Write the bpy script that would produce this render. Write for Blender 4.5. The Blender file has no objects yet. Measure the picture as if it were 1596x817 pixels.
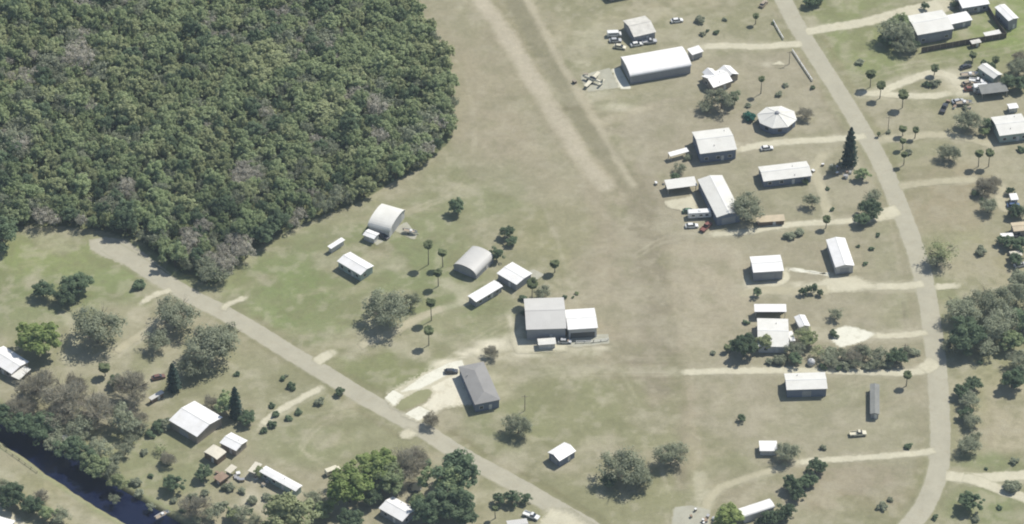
import bpy, math, random
import numpy as np
from mathutils import Vector
R = math.radians
rnd = random.Random(11)
nrs = np.random.RandomState(5)

# ---------------------------------------------------------------- camera, sky, sun, exposure
HAZE = 6.5e-5           # density of the air
F = 6000.0            # focal length in photo pixels (photo is 1596 x 817)
E = R(40.0)           # camera looks down by this much
D = F * 0.22          # distance to the middle of the view, metres
CAM = np.array([0.0, -D * math.cos(E), D * math.sin(E)])
scn = bpy.context.scene
col = scn.collection
cd = bpy.data.cameras.new('camera'); cam = bpy.data.objects.new('camera', cd); col.objects.link(cam)
cd.sensor_width = 36.0; cd.lens = F / 1596 * 36.0; cd.clip_start = 1; cd.clip_end = 30000
cam.location = CAM; cam.rotation_euler = (math.pi / 2 - E, 0, 0)
scn.camera = cam
SUNV = Vector((-0.57, -0.50, -1.0)).normalized()      # the way the light travels
w = bpy.data.worlds.new('World'); scn.world = w; w.use_nodes = True
nt = w.node_tree; nt.nodes.clear()
sky = nt.nodes.new('ShaderNodeTexSky'); sky.sky_type = 'NISHITA'; sky.sun_disc = False
el = math.asin(-SUNV.z); sky.sun_elevation = el
sky.sun_rotation = math.atan2(-SUNV.x, -SUNV.y)
bg = nt.nodes.new('ShaderNodeBackground'); bg.inputs[1].default_value = 0.09
wo = nt.nodes.new('ShaderNodeOutputWorld')
nt.links.new(sky.outputs[0], bg.inputs[0]); nt.links.new(bg.outputs[0], wo.inputs[0])
sd = bpy.data.lights.new('sun', 'SUN'); sd.energy = 4.6; sd.angle = R(0.6); sd.color = (1.0, 0.955, 0.87)
sun = bpy.data.objects.new('sun', sd); col.objects.link(sun)
sun.rotation_euler = SUNV.to_track_quat('-Z', 'Y').to_euler(); sun.location = (100, 100, 300)
scn.view_settings.view_transform = 'Standard'; scn.view_settings.look = 'None'
scn.view_settings.gamma = 1.0; scn.view_settings.exposure = 0.2
scn.view_settings.use_curve_mapping = False
scn.render.engine = 'CYCLES'
scn.cycles.filter_width = 2.0
K = np.array([1.335, 1.33, 1.41])                       # brightness a flat albedo-1 sheet gets; turns seen colours into albedo

# ---------------------------------------------------------------- pixel <-> ground
def G(px, py, h=0.0):
    rx = px - 798.0; ry = 408.5 - py
    d = np.array([rx, ry * math.sin(E) + F * math.cos(E), ry * math.cos(E) - F * math.sin(E)])
    t = (h - CAM[2]) / d[2]
    p = CAM + d * t
    return Vector((p[0], p[1], h))
def proj(x, y, z=0.0):
    dy = y - CAM[1]; dz = z - CAM[2]
    dep = dy * math.cos(E) - dz * math.sin(E)
    up = dy * math.sin(E) + dz * math.cos(E)
    return 798 + F * x / dep, 408.5 - F * up / dep
def lin(c):
    c = np.array(c, float) / 255.0
    return np.where(c <= .04045, c / 12.92, ((c + .055) / 1.055) ** 2.4)
def alb(c): return np.clip(lin(c) / K, 0, .85)

# ---------------------------------------------------------------- object helpers
def tag(o, label=None, cat=None, group=None, kind=None):
    if label: o['label'] = label
    if cat: o['category'] = cat
    if group: o['group'] = group
    if kind: o['kind'] = kind
    return o
def empty(name, loc, rz=0, label=None, cat=None, group=None):
    o = bpy.data.objects.new(name, None); col.objects.link(o)
    o.location = loc; o.rotation_euler = (0, 0, rz); o.empty_display_size = .5
    return tag(o, label, cat, group)
class MB:
    def __init__(s): s.v = []; s.f = []
    def add(s, vs, fs):
        n = len(s.v); s.v += [tuple(p) for p in vs]; s.f += [tuple(i + n for i in f) for f in fs]; return s
    def box(s, x0, x1, y0, y1, z0, z1):
        return s.add([(x0,y0,z0),(x1,y0,z0),(x1,y1,z0),(x0,y1,z0),(x0,y0,z1),(x1,y0,z1),(x1,y1,z1),(x0,y1,z1)],
                     [(3,2,1,0),(4,5,6,7),(0,1,5,4),(1,2,6,5),(2,3,7,6),(3,0,4,7)])
    def tube(s, pts, rad, n=6):
        rings = []
        for i, p in enumerate(pts):
            p = Vector(p); q = Vector(pts[min(i+1, len(pts)-1)]) - Vector(pts[max(i-1, 0)])
            q.normalize(); a = q.orthogonal().normalized(); b = q.cross(a)
            r = rad[i] if isinstance(rad, (list, tuple)) else rad
            rings.append([p + (a*math.cos(2*math.pi*k/n) + b*math.sin(2*math.pi*k/n))*r for k in range(n)])
        vs = [v for rg in rings for v in rg]; fs = []
        for i in range(len(pts)-1):
            for k in range(n):
                fs.append((i*n+k, i*n+(k+1)%n, (i+1)*n+(k+1)%n, (i+1)*n+k))
        fs.append(tuple(range(n))[::-1]); fs.append(tuple((len(pts)-1)*n+k for k in range(n)))
        return s.add(vs, fs)
    def slab(s, quad, t):                                # thick sheet: quad (CCW from above) and its copy t below
        q = [Vector(p) for p in quad]; n = len(q)
        lo = [p - Vector((0,0,t)) for p in q]
        return s.add(q + lo, [tuple(range(n)), tuple(range(2*n-1, n-1, -1))] + [(i, n+i, n+(i+1)%n, (i+1)%n) for i in range(n)])
    def build(s, name, mat, parent=None, smooth=False):
        me = bpy.data.meshes.new(name); me.from_pydata(s.v, [], s.f); me.update()
        if smooth: me.polygons.foreach_set('use_smooth', [True]*len(me.polygons))
        o = bpy.data.objects.new(name, me); col.objects.link(o)
        if mat: me.materials.append(mat)
        if parent: o.parent = parent
        return o
def np_mesh(name, V, Q, mat, attrs=None, colattr=None):
    me = bpy.data.meshes.new(name)
    nv, nf, k = len(V), len(Q), Q.shape[1]
    me.vertices.add(nv); me.vertices.foreach_set('co', V.astype(np.float32).ravel())
    me.loops.add(nf*k); me.loops.foreach_set('vertex_index', Q.astype(np.int32).ravel())
    me.polygons.add(nf); me.polygons.foreach_set('loop_start', np.arange(0, nf*k, k, dtype=np.int32))
    me.polygons.foreach_set('loop_total', np.full(nf, k, dtype=np.int32))
    me.update(calc_edges=True)
    for n_, a in (attrs or {}).items():
        at = me.attributes.new(n_, 'FLOAT', 'POINT' if n_ == 'edge' else 'FACE')
        at.data.foreach_set('value', a.astype(np.float32))
    if colattr is not None:
        at = me.color_attributes.new('col', 'FLOAT_COLOR', 'POINT')
        at.data.foreach_set('color', np.hstack([colattr, np.ones((nv,1))]).astype(np.float32).ravel())
    if mat: me.materials.append(mat)
    return me

# ---------------------------------------------------------------- materials
def newmat(name):
    m = bpy.data.materials.new(name); m.use_nodes = True; t = m.node_tree; t.nodes.clear()
    o = t.nodes.new('ShaderNodeOutputMaterial'); b = t.nodes.new('ShaderNodeBsdfPrincipled')
    t.links.new(b.outputs[0], o.inputs[0]); b.inputs['Specular IOR Level'].default_value = .25
    return m, t, b, o
def N(t, kind, **kw):
    n = t.nodes.new(kind)
    for k, v in kw.items(): setattr(n, k, v)
    return n
def noise(t, vec, scale, detail=4, rough=.6):
    n = t.nodes.new('ShaderNodeTexNoise'); n.inputs['Scale'].default_value = scale
    n.inputs['Detail'].default_value = detail; n.inputs['Roughness'].default_value = rough
    if vec: t.links.new(vec, n.inputs['Vector'])
    return n.outputs['Fac']
def ramp01(t, fac, lo, hi, a=0., b=1.):
    n = t.nodes.new('ShaderNodeMapRange'); n.inputs[1].default_value = lo; n.inputs[2].default_value = hi
    n.inputs[3].default_value = a; n.inputs[4].default_value = b; t.links.new(fac, n.inputs[0]); return n.outputs[0]
def mulcol(t, c, f):
    n = t.nodes.new('ShaderNodeVectorMath'); n.operation = 'SCALE'
    if isinstance(c, bpy.types.NodeSocket): t.links.new(c, n.inputs[0])
    else: n.inputs[0].default_value = c
    t.links.new(f, n.inputs['Scale']); return n.outputs[0]
def mth(t, op, a, b):
    n = t.nodes.new('ShaderNodeMath'); n.operation = op
    for i, x in enumerate((a, b)):
        if isinstance(x, bpy.types.NodeSocket): t.links.new(x, n.inputs[i])
        else: n.inputs[i].default_value = x
    return n.outputs[0]
def mixc(t, f, a, b):
    n = t.nodes.new('ShaderNodeMix'); n.data_type = 'RGBA'
    if isinstance(f, bpy.types.NodeSocket): t.links.new(f, n.inputs[0])
    else: n.inputs[0].default_value = f
    for i, x in ((6, a), (7, b)):
        if isinstance(x, bpy.types.NodeSocket): t.links.new(x, n.inputs[i])
        else: n.inputs[i].default_value = (*x, 1)
    return n.outputs[2]
def bump(t, b, h, dist, strength=.6):
    n = t.nodes.new('ShaderNodeBump'); n.inputs['Distance'].default_value = dist; n.inputs['Strength'].default_value = strength
    t.links.new(h, n.inputs['Height']); t.links.new(n.outputs[0], b.inputs['Normal'])
def surf(name, c, rough=.7, var=.15, scale=.6, dirt=None, metal=0, streak=None, spec=.25):
    """plain surface colour (linear albedo) with blotches, optional second dirt colour and seams"""
    m, t, b, o = newmat(name)
    tc = N(t, 'ShaderNodeTexCoord'); v = tc.outputs['Object']
    oi = N(t, 'ShaderNodeObjectInfo')
    off = t.nodes.new('ShaderNodeVectorMath'); off.operation = 'ADD'; t.links.new(v, off.inputs[0]); t.links.new(oi.outputs['Location'], off.inputs[1])
    v = off.outputs[0]
    n1 = noise(t, v, scale, 5); n2 = noise(t, v, scale*7, 3)
    f = mth(t, 'ADD', ramp01(t, n1, .3, .7, 1-var, 1+var*.6), ramp01(t, n2, .3, .7, -var*.4, var*.4))
    c_ = mulcol(t, tuple(c), f)
    if dirt is not None:
        n3 = noise(t, v, scale*.7, 6, .7)
        c_ = mixc(t, ramp01(t, n3, .5, .75, 0, .55), c_, tuple(dirt))
    if streak:
        wv = t.nodes.new('ShaderNodeTexWave'); wv.inputs['Scale'].default_value = streak; wv.bands_direction = 'X'
        t.links.new(tc.outputs['Object'], wv.inputs['Vector'])
        wv.inputs['Distortion'].default_value = .3
        c_ = mulcol(t, c_, ramp01(t, wv.outputs['Fac'], 0, .25, .9, 1.0))
    t.links.new(c_, b.inputs['Base Color']); b.inputs['Roughness'].default_value = rough
    b.inputs['Metallic'].default_value = metal; b.inputs['Specular IOR Level'].default_value = spec
    return m
def ground_mat():
    m, t, b, o = newmat('ground_soil_and_grass')
    tc = N(t, 'ShaderNodeTexCoord'); v = tc.outputs['Object']
    a = N(t, 'ShaderNodeVertexColor', layer_name='col')
    n1 = noise(t, v, .09, 6, .65); n2 = noise(t, v, .55, 6, .7); n3 = noise(t, v, 2.6, 3, .6)
    f = mth(t, 'ADD', ramp01(t, n1, .3, .7, .92, 1.08), mth(t, 'ADD', ramp01(t, n2, .25, .75, -.13, .13), ramp01(t, n3, .3, .7, -.10, .10)))
    c = mulcol(t, a.outputs[0], f)
    n4 = noise(t, v, .22, 7, .75)
    c = mixc(t, ramp01(t, n4, .52, .72, 0, .35), c, mixc(t, .5, c, tuple(alb((132, 136, 100)))))
    t.links.new(c, b.inputs['Base Color']); b.inputs['Roughness'].default_value = .95
    b.inputs['Specular IOR Level'].default_value = .08
    bump(t, b, n2, .25, .5)
    return m
def sheet_mat(name, c, var=.08, dirt=None, soft=.5):
    """road or drive sheet whose crumbling edge thins out into the ground; 'edge' runs 0 at the rim to 1 inside"""
    m, t, b, o = newmat(name)
    tc = N(t, 'ShaderNodeTexCoord'); v = tc.outputs['Object']
    n1 = noise(t, v, .15, 6, .65); n2 = noise(t, v, 1.6, 4, .65)
    f = mth(t, 'ADD', ramp01(t, n1, .3, .7, 1-var, 1+var), ramp01(t, n2, .3, .7, -var*.6, var*.6))
    cc = mulcol(t, tuple(c), f)
    if dirt is not None:
        cc = mixc(t, ramp01(t, noise(t, v, .35, 6, .7), .5, .7, 0, .6), cc, tuple(dirt))
    t.links.new(cc, b.inputs['Base Color']); b.inputs['Roughness'].default_value = .9; b.inputs['Specular IOR Level'].default_value = .1
    at = N(t, 'ShaderNodeAttribute', attribute_name='edge')
    n5 = noise(t, v, .9, 5, .7)
    k = mth(t, 'ADD', at.outputs['Fac'], ramp01(t, n5, .25, .75, -.5*soft, .5*soft))
    al = ramp01(t, k, .5-soft*.5, .5+soft*.35, 0, 1)
    gc = N(t, 'ShaderNodeVertexColor', layer_name='col')
    t.links.new(mixc(t, al, mulcol(t, gc.outputs[0], f), cc), b.inputs['Base Color'])
    return m
def leaf_mat(name, c, c2, rough=.75, hue=.12):
    m, t, b, o = newmat(name)
    oi = N(t, 'ShaderNodeObjectInfo'); at = N(t, 'ShaderNodeAttribute', attribute_name='shade')
    k = mth(t, 'ADD', mth(t, 'MULTIPLY', at.outputs['Fac'], .7), mth(t, 'MULTIPLY', oi.outputs['Random'], .45))
    cc = mixc(t, mth(t, 'SUBTRACT', k, .08), tuple(c), tuple(c2))
    rn = mth(t, 'FRACT', mth(t, 'MULTIPLY', oi.outputs['Random'], 37.7), 0.)
    cc = mulcol(t, cc, ramp01(t, rn, 0, 1, 1-hue, 1+hue))
    t.links.new(cc, b.inputs['Base Color']); b.inputs['Roughness'].default_value = rough; b.inputs['Specular IOR Level'].default_value = .15
    tr = N(t, 'ShaderNodeBsdfTranslucent'); t.links.new(cc, tr.inputs[0])
    mx = N(t, 'ShaderNodeMixShader'); mx.inputs[0].default_value = .42
    t.links.new(b.outputs[0], mx.inputs[1]); t.links.new(tr.outputs[0], mx.inputs[2]); t.links.new(mx.outputs[0], o.inputs[0])
    return m
M = {}
M['ground'] = ground_mat()
M['asphalt'] = sheet_mat('worn_pale_asphalt', alb((191, 186, 170)), .08, alb((180, 172, 153)), .25)
M['sand'] = sheet_mat('pale_shell_sand', alb((216, 210, 190)), .09, alb((198, 190, 166)), .8)
M['faint'] = sheet_mat('faint_dirt', alb((194, 187, 164)), .1, alb((176, 170, 145)), 1.5)
M['bsand'] = sheet_mat('bright_sand', alb((234, 228, 211)), .08, alb((204, 195, 172)), .9)
M['concrete'] = sheet_mat('bright_concrete', alb((243, 240, 228)), .04, alb((205, 200, 180)), .25)
M['slab'] = sheet_mat('grey_concrete', alb((190, 188, 175)), .08, alb((170, 165, 150)), .25)
LF = {
 'mid': leaf_mat('leaf_mid_green', (.220,.285,.140), (.41,.475,.26), hue=.18),
 'bright': leaf_mat('leaf_bright_green', (0.192,0.275,0.083), (0.397,0.460,0.192)),
 'dark': leaf_mat('leaf_dark_green', (.105,.155,.090), (.23,.30,.175), hue=.18),
 'olive': leaf_mat('leaf_olive', (.26,.30,.15), (.44,.48,.27)),
 'grey': leaf_mat('leaf_grey_green', (.24,.265,.175), (.40,.43,.305)),
 'pale': leaf_mat('twig_pale', (.42,.40,.33), (.54,.52,.44)),
 'brown': leaf_mat('twig_brown_grey', (.32,.30,.225), (.46,.44,.35)),
 'teal': leaf_mat('leaf_teal', (0.026,0.128,0.096), (0.064,0.205,0.154)),
 'blue': leaf_mat('needle_dark', (0.051,0.090,0.074), (0.109,0.160,0.122)),
 'palm': leaf_mat('palm_frond', (0.090,0.122,0.058), (0.192,0.224,0.115)),
}
M['bark'] = surf('bark', (.14,.12,.095), .9, .3, 2)
M['palmbark'] = surf('palm_bark', (.22,.20,.16), .9, .3, 3)
M['white'] = surf('white_metal_roof', (.80,.79,.77), .45, .09, .35, dirt=(.66,.64,.58), spec=.4)
M['offwhite'] = surf('off_white_metal_roof', (.69,.68,.63), .55, .08, .25, dirt=(.55,.53,.46), streak=.5)
M['cream'] = surf('cream_metal_roof', (.64,.60,.49), .6, .10, .25, dirt=(.5,.45,.34))
M['weather'] = surf('weathered_white_roof', (.62,.60,.54), .6, .18, .6, dirt=(.40,.38,.33), streak=.5)
M['grey'] = surf('grey_metal_roof', (.55,.54,.51), .5, .06, .2, dirt=(.49,.48,.445), streak=.5)
M['shingle'] = surf('grey_shingle_roof', (.265,.26,.25), .8, .08, .3, dirt=(.30,.295,.275))
M['darkgrey'] = surf('dark_grey_roof', (.22,.225,.21), .7, .15, .3)
M['tan'] = surf('tan_roof', (.52,.44,.31), .7, .12, .4, dirt=(.42,.34,.24))
M['rust'] = surf('rusty_roof', (.30,.22,.16), .8, .25, .5, dirt=(.22,.13,.09))
M['wallw'] = surf('white_wall', (.50,.50,.49), .7, .08, .4)
M['wallg'] = surf('grey_wall', (.28,.29,.31), .7, .1, .4)
M['wallt'] = surf('tan_wall', (.33,.29,.24), .7, .1, .4)
M['wallb'] = surf('brown_wall', (.20,.15,.11), .8, .2, .5)
M['wallshade'] = surf('wall_in_blue_shade', (.17,.20,.26), .7, .1, .4)  # navy shade of the unlit fronts, put into the wall colour
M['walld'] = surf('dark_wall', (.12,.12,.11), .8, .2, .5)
M['wallgreen'] = surf('pale_green_wall', (.34,.42,.38), .7, .1, .5)
M['trim'] = surf('white_trim', (.72,.72,.69), .6, .05, .5)
M['doorg'] = surf('grey_door', (.33,.34,.35), .5, .08, .5, streak=2)
M['doorw'] = surf('pale_door', (.6,.6,.58), .5, .05, .5)
M['glass'] = surf('dark_glass', (.03,.04,.05), .1, .1, 1, spec=.8)
M['rubber'] = surf('tyre_rubber', (.03,.03,.03), .9, .1, 3)
M['steel'] = surf('galvanised_steel', (.45,.45,.45), .4, .15, 1, metal=.6)
M['wood'] = surf('weathered_wood', (.30,.26,.20), .85, .2, 1)
M['wooddark'] = surf('dark_wood', (.13,.11,.09), .85, .25, 1)
for k_, c_ in dict(pwhite=(.75,.75,.73), psilver=(.45,.46,.47), pdark=(.06,.065,.075), pred=(.24,.10,.08), pblue=(.08,.13,.25), prust=(.17,.09,.07), pcream=(.66,.62,.48), pgreen=(.10,.17,.11), ptan=(.36,.30,.22)).items():
    M[k_] = surf('paint_' + k_[1:], c_, .3, .06, 1, spec=.5)
M['canvas'] = surf('dark_mat', (.045,.05,.04), .9, .2, 2)

# ---------------------------------------------------------------- value noise for ground tints
class VN:
    def __init__(s, seed): s.g = np.random.RandomState(seed).rand(256, 256)
    def __call__(s, x, y):
        xi = np.floor(x).astype(int); yi = np.floor(y).astype(int); fx = x-xi; fy = y-yi
        fx = fx*fx*(3-2*fx); fy = fy*fy*(3-2*fy); g = s.g; a = xi & 255; b = yi & 255; a1 = (xi+1) & 255; b1 = (yi+1) & 255
        return (g[a,b]*(1-fx)+g[a1,b]*fx)*(1-fy)+(g[a,b1]*(1-fx)+g[a1,b1]*fx)*fy
vns = [VN(i) for i in range(6)]
def fbm(x, y, s, k=0, oc=4):
    r = 0; a = .5; n = 0
    for i in range(oc):
        r = r + a*vns[(k+i) % 6](x*s*2**i+17.3*i, y*s*2**i+9.1*i); n += a; a *= .55
    return r/n
def dist_poly(X, Y, pts):
    d = np.full(X.shape, 1e9)
    for (x0, y0), (x1, y1) in zip(pts[:-1], pts[1:]):
        vx, vy = x1-x0, y1-y0; L = vx*vx+vy*vy+1e-9
        t = np.clip(((X-x0)*vx+(Y-y0)*vy)/L, 0, 1)
        d = np.minimum(d, np.hypot(X-x0-t*vx, Y-y0-t*vy))
    return d
def wpts(P): return [tuple(G(x, y)[:2]) for x, y in P]
def inpoly(x, y, P):
    c = np.zeros(np.shape(x), bool)
    for i in range(len(P)):
        (x0, y0), (x1, y1) = P[i], P[i-1]
        c ^= ((y0 > y) != (y1 > y)) & (x < (x1-x0)*(y-y0)/(y1-y0+1e-12)+x0)
    return c
def smooth_line(P, step=2.0):
    """Catmull-Rom through world points"""
    P = [Vector((*p, 0)) for p in P]; Q = [P[0]*2-P[1]] + P + [P[-1]*2-P[-2]]; out = []
    for i in range(1, len(Q)-2):
        n = max(2, int((Q[i+1]-Q[i]).length/step))
        for k in range(n):
            t = k/n
            out.append(.5*((2*Q[i])+(Q[i+1]-Q[i-1])*t+(2*Q[i-1]-5*Q[i]+4*Q[i+1]-Q[i+2])*t*t+(3*Q[i]-Q[i-1]-3*Q[i+1]+Q[i+2])*t**3))
    out.append(P[-1]); return [(p.x, p.y) for p in out]

FOREST = [(612,-40),(640,10),(676,55),(692,95),(700,150),(712,190),(700,222),(655,262),(608,286),(560,315),(500,338),(430,368),(395,392),(355,432),(328,446),(292,432),(256,405),(215,374),(160,360),(100,354),(45,352),(20,355),(-10,376),(-120,400)]
FORESTW = wpts(FOREST) + [tuple(G(-520, 380)[:2]), tuple(G(-700, -420)[:2]), tuple(G(560, -420)[:2]), tuple(G(600, -150)[:2])]
CANAL = wpts([(-420,440),(-200,560),(-40,634),(0,659),(60,699),(120,741),(170,774),(215,799),(262,826),(420,915)])
SWROAD = [(168,383),(205,405),(240,428),(300,463),(345,485),(400,517),(450,548),(500,578),(560,615),(610,643),(660,671),(720,709),(800,753),(870,793),(930,828),(1010,880),(1200,1000)]
EROAD = [(1140,-160),(1190,-60),(1219,-5),(1240,36),(1275,92),(1312,150),(1347,208),(1377,262),(1402,322),(1422,375),(1439,430),(1450,490),(1459,560),(1464,630),(1466,690),(1461,738),(1443,785),(1412,825),(1350,880),(1240,960)]
# ---------------------------------------------------------------- the ground sheet
def axis(lo, hi, st):
    mid = np.arange(lo, hi+st, st); o = [st]
    while sum(o) < 5000: o.append(o[-1]*1.35)
    o = np.cumsum(o); return np.concatenate([(lo-o)[::-1], mid, mid[-1]+o])
xs = axis(-215, 215, .75); ys = axis(-150, 190, .75)
X, Y = np.meshgrid(xs, ys); PX, PY = proj(X, Y)
WX = X + 6*(fbm(X, Y, .06, 1)-.5) ; WY = Y + 6*(fbm(X, Y, .06, 3)-.5)
WPX, WPY = proj(WX, WY)
tan = alb((167,161,138)); grn = alb((139,146,107)); lush = alb((134,148,98)); oli = alb((153,153,122)); dirt = alb((176,168,146)); brown = alb((160,151,131)); sandc = alb((205,199,179))
C = np.ones(X.shape+(3,))*tan
def blend(mask, c):
    global C
    C = C*(1-mask[..., None]) + np.array(c)*mask[..., None]
def sst(x, a, b):
    t = np.clip((x-a)/(b-a), 0, 1); return t*t*(3-2*t)
def ell(cx, cy, rx, ry, c, a=1., soft=.5, rot=0):
    dx = WPX-cx; dy = WPY-cy; cr, sr = math.cos(R(rot)), math.sin(R(rot))
    u = (dx*cr+dy*sr)/rx; v = (-dx*sr+dy*cr)/ry; d = np.hypot(u, v) + .35*(fbm(X, Y, .12, 2)-.5)
    blend(a*(1-sst(d, 1-soft, 1+soft*.4)), c)
def stroke(P, wd, c, a=1., soft=1.5, rag=1.):
    d = dist_poly(X, Y, smooth_line(wpts(P), 4)) + rag*2*(fbm(X, Y, .35, 2)-.5)
    br = .75 + .5*fbm(X, Y, .08, 4)
    blend(np.clip(a*(1-sst(d, wd-soft*.5, wd+soft*.5))*br, 0, 1), c)
big = fbm(X, Y, .018, 0, 3)
blend(sst(big, .45, .65)*.45, oli)
# broad tints
ell(120,420,230,75,lush,.75); ell(40,470,120,60,grn,.8); ell(60,400,150,35,alb((150,158,108)),.6)
ell(120,560,220,70,oli,.7); ell(330,590,150,60,oli,.6); ell(230,720,140,80,grn,.65)
ell(540,420,180,80,grn,.9); ell(430,460,110,60,lush,.6); ell(640,380,110,70,grn,.7); ell(490,500,90,45,lush,.5)
ell(690,500,140,60,grn,.7); ell(600,575,110,45,alb((140,145,104)),.85); ell(700,450,80,60,grn,.6)
ell(540,680,150,60,oli,.7,rot=8); ell(470,690,100,40,grn,.4); ell(790,640,80,70,grn,.55,rot=20)
ell(750,300,110,60,grn,.5); ell(700,220,60,120,oli,.5); ell(880,360,90,60,alb((153,150,116)),.6)
ell(880,640,110,70,alb((146,147,112)),.75); ell(970,780,170,60,alb((148,148,114)),.7); ell(1010,640,60,60,alb((150,149,116)),.6); ell(1120,700,80,40,oli,.5)
ell(1350,75,90,55,alb((141,149,104)),.85,rot=30); ell(1330,10,90,30,alb((141,148,104)),.85); ell(1520,60,110,60,alb((138,150,98)),.85); ell(1590,30,60,70,alb((142,156,98)),.8)
ell(1560,160,100,60,oli,.5); ell(1430,240,90,30,oli,.8); ell(1480,300,80,60,alb((163,152,127)),.8); ell(1480,380,70,30,alb((154,157,114)),.8); ell(1540,420,60,60,alb((168,160,128)),.6)
ell(1290,400,130,60,alb((160,153,129)),.6); ell(1400,400,50,90,oli,.7); ell(1410,500,60,40,oli,.6); ell(1240,290,110,40,oli,.5)
ell(1300,650,140,50,oli,.6); ell(1340,620,60,40,grn,.45); ell(1320,760,120,50,alb((165,153,133)),.7); ell(1180,780,80,40,brown,.5)
ell(1540,600,80,60,alb((176,170,140)),.6); ell(1570,660,50,60,alb((178,168,145)),.7); ell(1545,790,90,35,grn,.85); ell(1570,725,60,20,grn,.7)
ell(1500,500,110,80,alb((152,154,120)),.8); ell(1520,720,50,20,grn,.6)
ell(1040,420,60,110,brown,.5); ell(985,430,75,170,alb((158,149,129)),.8); ell(1010,560,80,60,alb((163,153,132)),.6)
ell(1110,430,75,70,alb((179,169,148)),.75); ell(925,440,70,50,alb((171,161,139)),.5); ell(790,90,90,100,alb((165,156,132)),.5); ell(760,200,80,60,alb((172,162,141)),.6)
ell(60,800,120,60,alb((168,163,128)),.8); ell(150,800,80,30,oli,.6)
# airstrip bands
stroke([(718,-60),(775,20),(835,110),(880,185),(925,245),(985,310)], 9, alb((158,151,126)), .7, 3)
stroke([(776,-60),(800,-5),(838,60),(872,118),(905,175),(940,232),(985,292)], 4.4, alb((146,143,118)), .8, 3.5)
stroke([(725,-60),(750,0),(782,45),(812,95),(852,160),(888,215),(925,270),(955,300)], 3.4, alb((190,180,160)), 1, 3.5)
stroke([(795,-60),(822,0),(852,55),(872,95),(905,150),(938,205),(962,250),(988,290)], 1.4, alb((190,180,158)), .9, 2)
stroke([(690,60),(730,120),(770,170),(810,230),(850,290)], 6, alb((170,160,138)), .35, 6)
stroke([(905,145),(935,195),(955,185),(1040,160),(1100,150)], 2.0, alb((182,172,150)), .5, 3)
stroke([(930,260),(935,310),(965,300),(1000,290)], 6, alb((178,168,147)), .5, 5)
stroke([(1033,385),(1040,440),(1050,500),(1058,560),(1062,640),(1062,760)], 2.0, alb((145,136,118)), .55, 4)
stroke([(985,300),(1000,380),(1010,470),(1020,560),(1025,640)], 12, alb((156,148,128)), .7, 6)
stroke([(1070,590),(1072,640),(1078,720)], 4, alb((180,170,148)), .5, 4)
stroke([(930,300),(945,400),(950,480),(955,560)], 4, alb((181,170,148)), .35, 5)
stroke([(860,60),(905,40),(985,22),(1100,2)], 5, alb((178,170,145)), .5, 5)
stroke([(850,75),(900,95),(960,80)], 3, alb((150,148,118)), .5, 3)
stroke([(1000,320),(1010,400),(1020,480),(1025,560),(1030,600)], 7, alb((152,145,126)), .6, 5)
stroke([(925,270),(960,320),(975,400),(985,520)], 3, alb((184,176,156)), .5, 5)
stroke([(1034,390),(1044,450),(1052,520),(1060,590),(1062,650),(1062,740)], 1.2, alb((142,136,115)), .4, 2.5)
for P_ in ([(800,602),(860,585),(940,583),(1050,583)], [(1292,618),(1330,600),(1365,590)], [(1150,575),(1080,560),(1000,560),(945,545)], [(1170,460),(1155,500),(1160,560)], [(700,560),(760,520),(800,500)], [(1110,366),(1040,372),(990,400)], [(450,560),(430,520),(400,500)], [(560,640),(500,660),(470,700),(500,720)], [(1340,590),(1320,640),(1250,660)], [(880,540),(950,560),(1000,640),(1040,760)], [(1540,420),(1500,400),(1462,350)], [(1290,110),(1330,130),(1400,105),(1560,80),(1600,70)], [(840,300),(870,380),(900,480)], [(650,40),(720,110),(740,230),(700,300),(640,330)]):
    for o_ in (-4, 4):
        stroke([(x_+o_*.6, y_+o_*.7) for x_, y_ in P_], .35, alb((194,187,166)), .45, 1.1, .5)
# worn verges and drains by the roads
stroke([(400,497),(470,545),(540,585),(600,617)], 1.2, alb((140,136,106)), .6, 2)
stroke([(700,672),(760,710),(840,752),(900,788),(960,825)], 1.2, alb((136,130,102)), .8, 1.6)
stroke([(700,684),(770,722),(845,765),(905,800)], .9, alb((160,156,122)), .7, 1.6)
stroke([(360,510),(440,560),(500,600),(560,640),(620,678)], 1.0, alb((140,134,108)), .5, 1.6)
stroke([(1195,-30),(1225,50),(1262,115),(1300,185),(1335,240)], 1.0, alb((146,138,112)), .55, 2)
stroke([(1282,55),(1310,105),(1345,165),(1375,215),(1405,280),(1432,355)], 1.1, alb((148,143,112)), .6, 2)
stroke([(1365,290),(1392,350),(1410,420),(1425,500),(1432,600),(1436,690),(1425,760),(1390,812)], 1.4, alb((150,144,116)), .6, 2.5)
stroke([(1384,330),(1395,380),(1405,440)], .5, alb((185,178,155)), .5, 1)
stroke([(1480,500),(1488,620),(1488,720)], 1.5, alb((172,166,140)), .5, 2)
stroke([(1408,470),(1414,540)], .5, alb((110,104,84)), .6, .8, .3)
for rd_, w_ in ((SWROAD, 4.4), (EROAD, 4.3)):
    stroke(rd_, w_+.6, alb((150,148,117)), .55, 2.5)
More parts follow.
